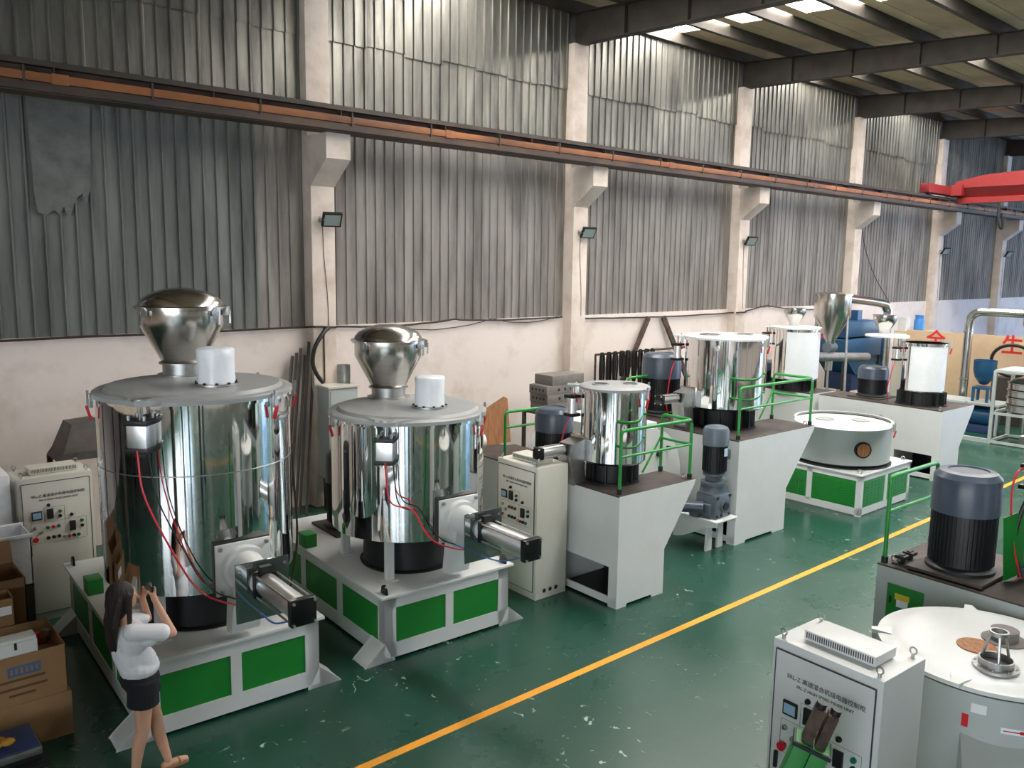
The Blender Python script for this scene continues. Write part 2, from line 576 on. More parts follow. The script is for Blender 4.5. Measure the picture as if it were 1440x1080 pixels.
box('plaster_wall', 'plaster', wb, XA - 0.2, XA, YR + 12.8, YL + 0.3, 1.3, 2.9)
box('upper_wall', 'cladding_grey', wb, XA - 0.2, XA, YR - 0.2, YL + 0.3, 6.4, 9.6)
for k in range(8):
    box('pier', 'concrete', wb, XA - 0.21, XA + 0.08, YR + 3.2 * k - 0.35, YR + 3.2 * k + 0.35, 0, 6.4)
for k in range(7):  # windows added behind the camera; glowing panes brighten the faces turned this way
    Z0 = 1.3 if k < 4 else 2.9
    wn = thing('window_%d' % (20 + k), None, None, kind='structure', loc=(XA - 0.1, YR + 3.2 * k + 1.6, 0))
    box('pane', 'fill_glow_back' if k < 4 else 'cladding_grey', wn, -0.02, 0.0, -1.25, 1.25, Z0, 6.4)
    fbm = B()
    for t in range(4):
        fbm.box(0, 0.06, -1.25 + 0.833 * t - 0.03, -1.25 + 0.833 * t + 0.03, Z0, 6.4)
    for z in (Z0, 4.6, 6.34):
        fbm.box(0, 0.05, -1.25, 1.25, z, z + 0.06)
    fbm.build('window_frame', 'white_paint', wn)
# unseen deck: landing under the camera, long slab added to shade the left corner
mz = thing('added_deck', None, None, kind='structure')
box('slab', 'concrete', mz, -2.4, 0.9, -1.6, 1.1, 2.42, 2.6)
box('slab', 'concrete', mz, XA, -0.12, 1.101, 12.7, 2.42, 2.6)
for y in (4.6, 8.6, 12.3):
    for x in (-7.5, -3.8, -0.4):
        box('slab_post', 'dark_steel', mz, x - 0.1, x + 0.1, y - 0.1, y + 0.1, 0, 2.42)
for x in (-2.2, 0.7):
    for y in (-1.4, 0.8):
        box('slab_post', 'dark_steel', mz, x - 0.1, x + 0.1, y - 0.1, y + 0.1, 0, 2.42)
wf = thing('wall_front', None, None, kind='structure')
box('plaster_wall', 'plaster', wf, XB, XB + 0.2, 6.5, YL + 0.3, 0, 9.4)
box('plaster_wall', 'plaster', wf, XB, XB + 0.2, YR - 0.2, -4.5, 0, 9.4)
box('lintel', 'plaster', wf, XB, XB + 0.2, -4.5, 6.5, 6.0, 9.4)

# ================================================================== machines
def latch(parent, az, r, z, cx=0, cy=0):
    """toggle clamp with a red grip on a tank rim"""
    c, s_ = math.cos(az), math.sin(az)
    M = Matrix.Translation((cx + c * r, cy + s_ * r, z)) @ Matrix.Rotation(az, 4, 'Z')
    l = B().box(0.0, 0.035, -0.02, 0.02, -0.10, 0.03, bev=0.005, M=M).box(0.03, 0.05, -0.012, 0.012, -0.09, 0.06, M=M).build('toggle_clamp', 'galvanised', parent)
    Mt = M @ Matrix.Translation((0.05, 0, -0.1)) @ Matrix.Rotation(0.25, 4, 'Y')
    B().box(-0.012, 0.012, -0.018, 0.018, -0.11, 0.02, bev=0.008, M=Mt).build('grip', 'red_plastic', l)


def air_cylinder(parent, p0, p1, r, name='air_cylinder'):
    """pneumatic cylinder: barrel, two square end caps, tie rods"""
    p0, p1 = Vector(p0), Vector(p1)
    d = (p1 - p0).normalized()
    c = B().cyl(p0, p1, r, n=28).build(name, 'aluminium', parent)
    u = Vector((0, 0, 1)) if abs(d.z) < 0.9 else Vector((1, 0, 0))
    v = d.cross(u).normalized()
    R = Matrix((v, d, u)).transposed().to_4x4()
    h = r * 1.12
    for p, t in ((p0, 0.035), (p1, -0.05)):
        M = Matrix.Translation(p) @ R
        B().box(-h, h, min(0, t) - 0.01, max(0, t) + 0.01, -h, h, bev=0.012, M=M).build('end_cap', 'black_gloss', c)
    for sx in (-1, 1):
        for sz in (-1, 1):
            o = v * (h * 0.82 * sx) + u * (h * 0.82 * sz)
            B().cyl(p0 + o - d * 0.02, p1 + o + d * 0.025, r * 0.09, n=8).build('tie_rod', 'galvanised', c)
            B().cyl(p1 + o + d * 0.005, p1 + o + d * 0.028, r * 0.13, n=6).build('tie_nut', 'aluminium', c)
    return c


def motor(parent, x, y, z0, z1, r, cap='motor_blue', body='motor_black', name='drive_motor'):
    """upright finned motor with a fan cowl"""
    zc = z0 + (z1 - z0) * 0.62
    mo = B().lathe([(0, z0 + 0.02), (r * 1.05, z0 + 0.02), (r * 1.05, z0 + 0.06), (r * 0.9, z0 + 0.09), (r * 0.9, zc), (0, zc)], x, y, 32).build(name, body, parent)
    fin = B()
    for k in range(44):
        a = 2 * PI * k / 44
        M = Matrix.Translation((x, y, 0)) @ Matrix.Rotation(a, 4, 'Z')
        fin.box(r * 0.88, r * 0.99, -0.004, 0.004, z0 + 0.10, zc, M=M)
    tag(fin.build('cooling_fins', body, mo), kind='stuff')
    B().lathe([(r * 0.93, zc - 0.02), (r * 1.03, zc - 0.02), (r * 1.03, zc + (z1 - zc) * 0.55), (r * 1.01, zc + (z1 - zc) * 0.62), (r * 1.01, z1 - 0.06), (r * 0.86, z1 - 0.01), (r * 0.62, z1), (r * 0.6, z1 - 0.012), (0, z1 - 0.012)], x, y, 40).build('fan_cowl', cap, mo)
    B().box(x - r * 1.25, x + r * 1.25, y - r * 1.2, y + r * 1.2, z0, z0 + 0.03, bev=0.004).build('mounting_plate', 'dark_steel', mo)
    B().box(x + r * 0.75, x + r * 1.28, y - r * 0.4, y + r * 0.4, z0 + 0.18, z0 + 0.18 + r * 0.8, bev=0.01).build('terminal_box', body, mo)
    return mo


def vessel(parent, x, y, r, z0, z1, name='tank', m_='chrome', seam=None):
    prof = [(r * 0.2, z0 - 0.01), (r * 0.93, z0 - 0.01), (r, z0 + 0.02), (r, z1 - 0.03), (r + 0.022, z1 - 0.028), (r + 0.022, z1), (r - 0.02, z1), (r - 0.02, z0 + 0.06), (0, z0 + 0.06)]
    t = B().lathe(prof, x, y, 96).build(name, m_, parent, angle=25)
    if seam:
        B().lathe([(r - 0.001, seam - 0.006), (r + 0.003, seam - 0.003), (r + 0.003, seam + 0.003), (r - 0.001, seam + 0.006)], x, y, 96).build('weld_seam', 'galvanised', t)
    return t


def ribbed_ring(parent, x, y, r, z0, z1, name='support_ring'):
    g = B().lathe([(r * 0.86, z0), (r * 0.86, z1), (r * 0.5, z1), (r * 0.5, z0)], x, y, 48, close=True).build(name, 'black', parent)
    B().lathe([(r * 0.8, z0), (r * 1.08, z0), (r * 1.08, z0 + 0.02), (r * 0.8, z0 + 0.02)], x, y, 48, close=True).build('bottom_flange', 'black', g)
    rib = B()
    for k in range(12):
        a = 2 * PI * k / 12
        rib.box(r * 0.84, r * 1.02, -0.008, 0.008, z0, z1, M=Matrix.Translation((x, y, 0)) @ Matrix.Rotation(a, 4, 'Z'))
        
    tag(rib.build('ribs', 'black', g), kind='stuff')
    return g


def high_speed_mixer(label, ox, oy, rz, ztop):
    t = thing('high_speed_mixer', label, 'mixer', (ox, oy, 0), rz)
    HW, YF, YBk, ZT = 0.815, -0.86, 2.10, 0.70
    # welded base frame
    f = B()
    for sx in (-1, 1):
        for y0, y1 in ((YF, YF + 0.11), (YBk - 0.11, YBk)):
            f.box(sx * HW - (0.10 if sx > 0 else 0), sx * HW + (0.10 if sx < 0 else 0), y0, y1, 0.03, ZT)
    for y in (YF, YBk - 0.02):
        f.box(-HW, HW, y, y + 0.02, 0.03, 0.19)
        f.box(-HW, HW, y, y + 0.02, 0.575, ZT)
        f.box(-0.05, 0.05, y, y + 0.02, 0.19, 0.58)
        for sx in (-1, 1):
            f.box(sx * (HW - 0.07) - 0.07, sx * (HW - 0.07) + 0.07, y, y + 0.02, 0.03, ZT)
    for sx in (-1, 1):
        a, c = (HW - 0.02, HW) if sx > 0 else (-HW, -HW + 0.02)
        f.box(a, c, YF, YBk, 0.03, 0.19)
        f.box(a, c, YF, YBk, 0.575, ZT)
        for yy in (0.09, 1.05):
            f.box(a, c, yy, yy + 0.13, 0.19, 0.58)
        for yy in (YF, YBk - 0.14):
            f.box(a, c, yy, yy + 0.14, 0.03, ZT)
    f.build('base_frame', 'white_paint', t, smooth=False)
    B().box(-0.865, 0.865, -0.90, 2.14, ZT, 0.73, bev=0.006).build('deck_plate', 'white_paint', t)
    for x0, x1 in ((-0.69, -0.045), (0.045, 0.69)):
        for y in (YF + 0.012, YBk - 0.022):
            box('green_panel', 'green_paint', t, x0, x1, y, y + 0.01, 0.18, 0.585)
    for sx in (-1, 1):
        for y0, y1 in ((-0.73, 0.10), (0.21, 1.06), (1.17, 1.98)):
            x = sx * (HW - 0.012)
            box('green_panel', 'green_paint', t, x - 0.005, x + 0.005, y0, y1, 0.18, 0.585)
    # splayed feet
    for sx in (-1, 1):
        for y0, y1 in ((YF - 0.004, YF + 0.27), (YBk - 0.27, YBk + 0.004)):
            ft = B()
            x = sx * HW
            pts = [(x, 0.21), (x + sx * 0.21, 0.03), (x + sx * 0.235, 0.0), (x + sx * 0.22, 0.0), (x - sx * 0.12, 0.0), (x - sx * 0.12, 0.04), (x, 0.04)]
            ft.prism(pts, y0, y0 + 0.012, 'y').prism(pts, y1 - 0.012, y1, 'y')
            ft.prism([(x, 0.205), (x + sx * 0.205, 0.028), (x + sx * 0.225, 0.0), (x - sx * 0.1, 0.0), (x - sx * 0.1, 0.02)], y0, y1, 'y')
            ft.build('splayed_foot', 'white_paint', t, smooth=False)
    for x in (-0.78, 0.78):
        for y in (-0.80, 2.04):
            lg = B()
            ang = [PI * k / 10 for k in range(11)]
            lg.prism([(y - 0.06, 0.73)] + [(y - 0.05 * math.cos(a), 0.77 + 0.055 * math.sin(a)) for a in ang] + [(y + 0.06, 0.73)], x - 0.012, x + 0.012, 'x')
            lg.build('lifting_lug', 'black_gloss', t)
    # ring, legs, tank
    ZB = 1.18
    B().lathe([(0.55, 0.73), (0.56, 0.75), (0.52, 0.76), (0.52, ZB), (0.3, ZB), (0.3, 0.73)], 0, 0, 64, close=True).build('bearing_housing', 'black', t)
    for k in range(4):
        a = math.radians(225 + 90 * k)
        x, y = 0.78 * math.cos(a), 0.72 * math.sin(a)
        lg = box('support_leg', 'white_paint', t, x - 0.045, x + 0.045, y - 0.03, y + 0.03, 0.73, ZB + 0.02)
        B().box(x - 0.08, x + 0.08, y - 0.06, y + 0.06, 0.73, 0.745).build('foot_plate', 'white_paint', lg)
    vessel(t, 0, 0, 0.868, ZB, ztop - 0.05, 'tank', seam=ZB + (ztop - ZB) * 0.62 if ztop > 2.7 else None)
    # lid
    R = 0.895
    lid = B().lathe([(R, ztop - 0.05), (R, ztop - 0.015), (R - 0.02, ztop - 0.002), (R - 0.09, ztop - 0.002), (R - 0.12, ztop + 0.03), (0.3, ztop + 0.045), (0, ztop + 0.047), ], 0, 0, 96).build('lid', 'grey_lid', t)
    az = math.radians(225)
    M = Matrix.Rotation(az, 4, 'Z')
    B().prism([(0.72, -0.3), (0.9, -0.13), (1.0, -0.11), (1.05, 0), (1.0, 0.11), (0.9, 0.13), (0.72, 0.3)], ztop - 0.03, ztop + 0.012, 'z', M=M).build('lift_lug', 'grey_lid', lid)
    B().lathe([(0.075, ztop + 0.012), (0.075, ztop + 0.022), (0.0, ztop + 0.022)], 0.93 * math.cos(az), 0.93 * math.sin(az), 24).build('bearing_cap', 'galvanised', lid)
    for k, a in enumerate((-60, -18, 175, 90, 30)):
        latch(t, math.radians(a), R - 0.01, ztop - 0.04)
    # lid lifting cylinder on the tank side
    cx, cy = 0.955 * math.cos(az), 0.955 * math.sin(az)
    lc = B().box(-0.085, 0.085, -0.09, 0.09, ztop - 0.40, ztop - 0.18, bev=0.02, M=Matrix.Translation((cx, cy, 0)) @ M).build('lift_cylinder', 'aluminium', t)
    for z0, z1 in ((ztop - 0.43, ztop - 0.385), (ztop - 0.195, ztop - 0.15)):
        B().box(-0.1, 0.1, -0.105, 0.105, z0, z1, bev=0.01, M=Matrix.Translation((cx, cy, 0)) @ M).build('end_cap', 'black', lc)
    B().cyl((cx, cy, ztop - 0.16), (cx, cy, ztop - 0.02), 0.022, n=14).build('piston_rod', 'chrome', lc)
    for dx, dy in ((-0.07, -0.07), (0.07, 0.07), (0.07, -0.07), (-0.07, 0.07)):
        q = M @ Vector((dx, dy, 0))
        B().cyl((cx + q.x, cy + q.y, ztop - 0.16), (cx + q.x, cy + q.y, ztop - 0.11), 0.014, n=8).build('bolt', 'galvanised', lc)
    # dust hopper with domed cover
    hx, hy = 0.07, 0.56
    z = ztop + 0.04
    neck = B().lathe([(0.25, z - 0.005), (0.25, z + 0.012), (0.2, z + 0.014), (0.2, z + 0.115), (0.232, z + 0.117), (0.232, z + 0.13), (0.18, z + 0.13)], hx, hy, 48).build('hopper_neck', 'galvanised', lid)
    hp = B().lathe([(0.19, z + 0.13), (0.2, z + 0.135), (0.395, z + 0.50), (0.395, z + 0.655), (0.43, z + 0.66), (0.43, z + 0.672), (0.3, z + 0.672)], hx, hy, 64).build('hopper', 'brushed', t)
    B().lathe([(0.44, z + 0.674), (0.44, z + 0.69), (0.40, z + 0.70), (0.39, z + 0.73), (0.35, z + 0.78), (0.26, z + 0.83), (0.13, z + 0.865), (0.0, z + 0.875)], hx, hy, 64).build('dome_cover', 'brushed', hp)
    for a in (200, 300, 330, 60):
        aa = math.radians(a)
        M2 = Matrix.Translation((hx, hy, 0)) @ Matrix.Rotation(aa, 4, 'Z')
        B().box(0.40, 0.465, -0.03, 0.03, z + 0.60, z + 0.69, bev=0.006, M=M2).box(0.46, 0.475, -0.01, 0.01, z + 0.52, z + 0.65, M=M2).build('cover_clamp', 'galvanised', hp)
    # feed nozzle wrapped in white film
    nx, ny = 0.1, -0.3
    B().lathe([(0.205, z), (0.205, z + 0.018), (0.16, z + 0.018)], nx, ny, 40).build('nozzle_flange', 'galvanised', lid)
    bolt = B().cyl((0, 0, 0), (0, 0, 0.016), 0.014, n=6).mesh('bolt', 'black')
    for k in range(10):
        a = 2 * PI * k / 10
        put('bolt', bolt, lid, (nx + 0.183 * math.cos(a), ny + 0.183 * math.sin(a), z + 0.018))
    wf_ = B()
    random.seed(int(ztop * 100))
    prof = [(0.0, z + 0.352), (0.08, z + 0.35), (0.155, z + 0.345), (0.166, z + 0.33), (0.164, z + 0.25), (0.162, z + 0.16), (0.166, z + 0.08), (0.168, z + 0.02)]
    wf_.lathe(prof, nx, ny, 40)
    for v in wf_.bm.verts:
        d = Vector((v.co.x - nx, v.co.y - ny, 0))
        if d.length > 0.1:
            v.co += d.normalized() * random.uniform(-0.006, 0.006)
    wf_.build('wrapped_nozzle', 'white_film', t, angle=60)
    # discharge door, horn and air cylinder
    px, pz = 0.07, 1.42
    dd = B().box(px - 0.255, px + 0.255, -0.905, -0.80, pz - 0.235, pz + 0.245).build('door_gasket', 'black', t)
    fl_ = B().box(px - 0.25, px + 0.25, -0.935, -0.905, pz - 0.235, pz + 0.235, bev=0.008).build('door_flange', 'white_paint', t)
    for dx in (-0.21, 0.21):
        for dz in (-0.2, 0.2):
            B().cyl((px + dx, -0.935, pz + dz), (px + dx, -0.96, pz + dz), 0.02, n=6).build('bolt', 'galvanised', fl_)
    # horn body narrowing towards the cylinder
    hb = B().cyl((px, -0.93, pz), (px, -1.0, pz), 0.21, 0.2, 36).cyl((px, -1.0, pz), (px, -1.42, pz), 0.165, 0.11, 32)
    hb.build('discharge_horn', 'white_paint', t)
    B().lathe([(0.20, -0.01), (0.20, 0.01)], 0, 0, 8)
    ch = B()
    ch.prism([(-0.95, pz + 0.1), (-1.12, pz + 0.06), (-1.02, pz - 0.3), (-0.93, 0.82), (-0.80, 0.80), (-0.86, pz - 0.2)], px - 0.13, px + 0.13, 'x')
    ch.build('discharge_chute', 'white_paint', t)
    sp = B().box(px - 0.235, px + 0.235, -1.375, -1.36, pz - 0.33, pz + 0.19).build('shield_plate', 'clear_sheet', t)
    for dx in (-0.2, 0.2):
        B().cyl((px + dx, -1.38, pz + 0.13), (px + dx, -1.355, pz + 0.13), 0.016, n=8).build('rivet', 'galvanised', sp)
    air_cylinder(t, (px, -1.42, pz), (px + 0.02, -2.15, pz - 0.01), 0.098)
    B().box(px - 0.05, px + 0.05, -1.46, -1.40, pz + 0.10, pz + 0.16).build('air_valve', 'black', t)
    # air hoses
    q = M @ Vector((1.0, 0.05, 0))
    s0 = (cx - 0.06, cy - 0.08, ztop - 0.4)
    B().tube(bez([s0, (cx - 0.03, cy - 0.13, ztop - 0.8), (cx + 0.18, cy - 0.22, 1.6), (-0.35, -0.96, 1.32), (-0.2, -1.03, 1.2), (0.0, -1.2, 1.16), (px - 0.02, -1.44, pz - 0.09)], 12), 0.0085).build('air_hose', 'hose_red', t)
    B().tube(bez([(cx + 0.02, cy - 0.1, ztop - 0.4), (cx + 0.08, cy - 0.12, ztop - 0.85), (cx + 0.3, cy - 0.2, 1.55), (-0.22, -0.98, 1.28), (-0.05, -1.05, 1.18)], 12), 0.0065).build('air_hose', 'hose_black', t)
    B().tube(bez([(-0.05, -1.05, 1.18), (0.05, -1.3, 1.13), (0.0, -1.75, 1.2), (px - 0.06, -2.08, pz - 0.09)], 12), 0.0075).build('air_hose', 'hose_blue', t)
    # rear motor and green junction boxes
    motor(t, 0.0, 1.45, 0.73, 1.75, 0.3, cap='motor_black')
    B().box(-0.85, -0.70, 0.96, 1.16, 0.73, 0.89, bev=0.004).build('junction_box', 'green_paint', t)
    B().box(0.60, 0.8, 1.0, 1.2, 0.73, 0.86, bev=0.004).build('junction_box', 'green_paint', t)
    # control cable down the tank
    B().tube(bez([(0.86, -0.14, ztop - 0.2), (0.9, -0.16, 1.9), (0.88, -0.25, 1.3), (0.7, -0.4, 0.745)], 8), 0.012).build('control_cable', 'cable', t)
    return t


high_speed_mixer('tall polished steel mixer with domed hopper, on the green-panelled base beside the standing person', 2.895, 7.915, math.radians(-2.6), 2.955)
high_speed_mixer('shorter polished steel mixer with domed hopper, on a green-panelled base beside the white platform unit', 5.28, 7.85, math.radians(-2.6), 2.51)


# ------------------------------------------------------------------ control cabinets
def control_cabinet(label, loc, rz, paint='cream_paint'):
    """front faces local -Y; origin at the front left bottom corner"""
    W, D, H = 0.77, 0.53, 1.69
    t = thing('control_cabinet', label, 'cabinet', loc, rz)
    B().box(0, W, 0.012, D, 0.0, H, bev=0.006).build('body', paint, t)
    dr = B().box(0.035, W - 0.035, -0.006, 0.014, 0.1, H - 0.06, bev=0.004).build('door', paint, t)
    F = -0.0075
    g = B()
    for x in (0.036, W - 0.036):
        g.box(x - 0.0035, x + 0.0035, F - 0.001, 0.0, 0.1, H - 0.06)
    for z in (0.1, H - 0.06):
        g.box(0.036, W - 0.036, F - 0.001, 0.0, z - 0.0035, z + 0.0035)
    g.build('door_gap', 'ink', dr)
    vb = B().box(0.17, 0.63, 0.15, 0.36, H, H + 0.012).box(0.15, 0.65, 0.13, 0.38, H + 0.012, H + 0.075, bev=0.005).build('vent_cowl', paint, t)
    sl = B().box(-0.004, 0.004, -0.001, 0.003, -0.02, 0.02).mesh('vent_slot', 'ink', smooth=False)
    for k in range(30):
        put('vent_slot', sl, vb, (0.17 + k * 0.0158, 0.1295, H + 0.045))
    for x, y in ((0.05, 0.05), (W - 0.05, 0.05), (0.06, D - 0.05), (W - 0.06, D - 0.05)):
        e = B().cyl((x, y, H), (x, y, H + 0.03), 0.012, n=8)
        ring = [(x + 0.022 * math.cos(2 * PI * k / 12), y, H + 0.045 + 0.022 * math.sin(2 * PI * k / 12)) for k in range(13)]
        e.tube(ring, 0.006, 6)
        e.build('lifting_eye', 'galvanised', t)
    R = (PI / 2, 0, 0)
    text('title', 'SRL-Z 高速混合机组电器控制柜', 0.040, 'ink_grey', dr, (W / 2 + 0.02, F - 0.001, 1.475), R)
    text('title', 'SRL-Z HIGH SPEED MIXER UNIT', 0.029, 'ink_grey', dr, (W / 2 + 0.02, F - 0.001, 1.425), R)
    # instruments
    def px(u):
        return 0.035 + u * 0.70
    bz = B().box(px(0.12), px(0.27), F - 0.016, F + 0.002, 1.205, 1.305, bev=0.004).build('ammeter', 'black', dr)
    box('dial', 'gauge_blue', bz, px(0.135), px(0.255), F - 0.0175, F - 0.015, 1.22, 1.29)
    for u, z in ((0.34, 1.2), (0.66, 1.02)):
        mm = B().box(px(u), px(u) + 0.065, F - 0.02, F + 0.002, z, z + 0.115, bev=0.004).build('controller', 'black', dr)
        box('display', 'motor_black', mm, px(u) + 0.008, px(u) + 0.057, F - 0.0215, F - 0.019, z + 0.06, z + 0.105)
    knob = {c: B().cyl((0, F + 0.002, 0), (0, F - 0.012, 0), 0.019, n=18).cyl((0, F - 0.012, 0), (0, F - 0.024, 0), 0.013, n=14).mesh('push_button', c) for c in ('panel_green', 'red_plastic', 'black', 'galvanised')}
    rows = [('black', 0.37, 1.36), ('panel_green', 0.53, 1.27), ('black', 0.53, 1.215), ('black', 0.70, 1.21), ('galvanised', 0.15, 1.11), ('galvanised', 0.24, 1.055),
            ('panel_green', 0.34, 1.10), ('red_plastic', 0.42, 1.10), ('panel_green', 0.50, 1.10), ('panel_green', 0.85, 1.12), ('black', 0.85, 1.06),
            ('black', 0.34, 0.98), ('black', 0.42, 0.98), ('black', 0.50, 0.98), ('galvanised', 0.58, 0.96), ('red_plastic', 0.65, 0.96), ('black', 0.72, 0.96), ('panel_green', 0.79, 0.96)]
    for c, u, z in rows:
        put('push_button', knob[c], dr, (px(u), 0, z))
    es = B().cyl((px(0.15), F + 0.002, 0.985), (px(0.15), F - 0.03, 0.985), 0.016, n=14).cyl((px(0.15), F - 0.03, 0.985), (px(0.15), F - 0.045, 0.985), 0.03, n=20).build('emergency_stop', 'red_plastic', dr)
    ln = B()
    for x0, x1, z in ((0.3, 0.6, 1.33), (0.1, 0.6, 1.165), (0.1, 0.32, 0.93), (0.6, 0.92, 1.165), (0.32, 0.9, 0.915)):
        ln.box(px(x0), px(x1), F - 0.0006, F, z - 0.0012, z + 0.0012)
    for x, z0, z1 in ((0.3, 1.17, 1.33), (0.6, 1.0, 1.33), (0.1, 0.93, 1.165), (0.92, 0.915, 1.165)):
        ln.box(px(x) - 0.0012, px(x) + 0.0012, F - 0.0006, F, z0, z1)
    ln.build('panel_diagram', 'ink', dr, smooth=False)
    B().box(0.075, 0.10, F - 0.022, F + 0.003, 0.80, 0.92, bev=0.008).build('door_handle', 'black', dr)
    for k in range(3):
        y = 0.16 + 0.1 * k
        B().cyl((W - 0.004, y, 0.1), (W + 0.002, y, 0.1), 0.028, n=18).build('cable_port', 'black', t)
        B().cyl((-0.002, y, 0.1), (0.004, y, 0.1), 0.028, n=18).build('cable_port', 'black', t)
    return t


control_cabinet('white control cabinet with dials and buttons, beside the large white round tank lid', (4.835, 2.83, 0), math.radians(-90 - 3), 'white_paint')
control_cabinet('cream control cabinet standing between the shorter mixer and the white platform unit', (6.745, 8.0, 0), math.radians(-90 - 0.8))
control_cabinet('cream control cabinet in shadow behind the cardboard boxes and the tall mixer', (1.78, 10.36, 0), math.radians(0))


# ------------------------------------------------------------------ platform mixers
def rail_tube(pts, name, parent, r=0.021):
    return B().tube(pts, r, 10).build(name, 'rail_green', parent)


def post(parent, x, y, z0, z1):
    p = B().cyl((x, y, z0), (x, y, z1), 0.021, n=10).build('rail_post', 'rail_green', parent)
    B().cyl((x, y, z0), (x, y, z0 + 0.07), 0.032, n=10).build('post_socket', 'black', p)
    return p


def corner(a, b, c, r=0.06, n=5):
    a, b, c = Vector(a), Vector(b), Vector(c)
    p, q = b + (a - b).normalized() * r, b + (c - b).normalized() * r
    return [a] + [p * (1 - t) ** 2 + b * 2 * t * (1 - t) + q * t * t for t in [k / n for k in range(n + 1)]] + [c]


def platform_mixer(label, ox, oy, rz, W, WT, D, H, tk, ringr, mo, lid='on', film=None, cyl=True, hopper=False, rails=True, wing=0.58, lidm='white_paint'):
    t = thing('platform_mixer', label, 'mixer', (ox, oy, 0), rz)
    T = 0.012
    # front sheet with a foot notch
    zs = H * 0.42
    B().prism([(0, 0), (W * 0.2, 0), (W * 0.22, 0.035), (W * 0.74, 0.035), (W * 0.76, 0), (W, 0), (W, zs), (WT - 0.02, H - 0.06), (WT, H), (0, H)], -0.004, 0.016, 'y').build('front_panel', 'white_paint', t, smooth=False)
    # body shell, open slot low on the left side
    bb = B()
    bb.box(0, W, 0.016, D, 0.50, H - T)
    bb.box(0, W, D * 0.34, D, 0.0, 0.50)
    bb.box(0, 0.02, 0.016, 0.14, 0.0, 0.5)
    bb.box(0, 0.02, 0.016, D * 0.34, 0.03, 0.12)
    bb.box(W - 0.02, W, 0.016, D * 0.34, 0.0, 0.5)
    bb.build('body', 'white_paint', t, smooth=False)
    box('slot_floor', 'black', t, 0.02, W - 0.02, 0.02, D * 0.34 - 0.005, 0.02, 0.04)
    box('slot_back', 'black', t, W - 0.03, W - 0.021, 0.02, D * 0.34 - 0.005, 0.04, 0.5)
    if WT > W + 0.05:
        B().prism([(W, zs), (WT - 0.02, H - 0.06), (WT, H - T), (W, H - T)], 0.016, wing, 'y').build('side_wing', 'white_paint', t, smooth=False)
        box('wing_deck', 'tread_plate', t, W, WT, 0, wing, H - T, H + 0.004)
    box('deck', 'tread_plate', t, 0, W, 0, D, H - T, H + 0.004)
    e = B()
    for x, y in ((0.09, 0.09), (WT - 0.09, 0.12)):
        ring = [(x, y + 0.03 * math.cos(2 * PI * k / 12), H + 0.035 + 0.03 * math.sin(2 * PI * k / 12)) for k in range(13)]
        B().tube(ring, 0.008, 6).build('lifting_eye', 'galvanised', t)
    x, y, r, z0, z1 = tk
    ribbed_ring(t, x, y, ringr, H, z0)
    vessel(t, x, y, r, z0, z1)
    if film:
        a0, a1 = film
        B().lathe([(r + 0.004, z0 + 0.04), (r + 0.006, (z0 + z1) / 2), (r + 0.004, z1 - 0.06)], x, y, 40, a0=math.radians(a0), a1=math.radians(a1)).build('protective_film', 'white_film', t)
    lx, ly, lz = (x, y, z1) if lid == 'on' else (x + lid[0], y + lid[1], z1 + 0.06)
    R = r + 0.03
    ld = B().lathe([(R, lz), (R, lz + 0.03), (R - 0.02, lz + 0.042), (0.2, lz + 0.055), (0, lz + 0.055)], lx, ly, 64).build('lid', lidm, t)
    az = math.radians(128)
    M = Matrix.Translation((x, y, 0)) @ Matrix.Rotation(az, 4, 'Z')
    B().box(R - 0.1, R + 0.16, -0.07, 0.07, lz + 0.005, lz + 0.03, bev=0.004, M=M).build('lift_lug', lidm, ld)
    if not hopper:
        for a, q, rr in ((-30, 0.45, 0.17), (150, 0.42, 0.2)):
            cx, cy = lx + R * q * math.cos(math.radians(a)), ly + R * q * math.sin(math.radians(a))
            B().lathe([(R * rr * 1.25, lz + 0.045), (R * rr * 1.25, lz + 0.065), (R * rr, lz + 0.065), (R * rr, lz + 0.05)], cx, cy, 28).build('port_flange', 'galvanised', ld)
            B().lathe([(R * rr, lz + 0.056), (0, lz + 0.056)], cx, cy, 28).build('port_opening', 'motor_black', ld)
    else:
        hz = lz + 0.05
        hx, hy = lx + 0.05, ly + 0.1
        B().lathe([(0.11, hz), (0.11, hz + 0.08), (0.2, hz + 0.22), (0.235, hz + 0.3), (0.235, hz + 0.38), (0.25, hz + 0.385), (0.25, hz + 0.4), (0.0, hz + 0.41)], hx, hy, 32).build('hopper', 'brushed', t)
    for a in (-80, -20, 130):
        latch(t, math.radians(a), r + 0.03, z1 + 0.0, x, y)
    # lid lifting cylinder
    lc = Vector((x + (r + 0.12) * math.cos(az), y + (r + 0.12) * math.sin(az), 0))
    c = B().cyl(lc + Vector((0, 0, z1 - 0.36)), lc + Vector((0, 0, z1 - 0.14)), 0.06, n=20).build('lift_cylinder', 'aluminium', t)
    for za, zc in ((z1 - 0.39, z1 - 0.35), (z1 - 0.15, z1 - 0.11)):
        B().box(lc.x - 0.08, lc.x + 0.08, lc.y - 0.08, lc.y + 0.08, za, zc, bev=0.008).build('end_cap', 'black', c)
    B().cyl(lc + Vector((0, 0, z1 - 0.11)), lc + Vector((0, 0, lz + 0.01)), 0.02, n=10).build('piston_rod', 'chrome', c)
    B().tube(bez([lc + Vector((-0.05, 0, z1 - 0.4)), lc + Vector((-0.12, 0.02, z1 - 0.6)), lc + Vector((-0.1, 0.1, H + 0.3)), lc + Vector((0.02, 0.12, H + 0.01))], 8), 0.009).build('air_hose', 'hose_red', t)
    if mo:
        motor(t, mo[0], mo[1], H, mo[3], mo[2])
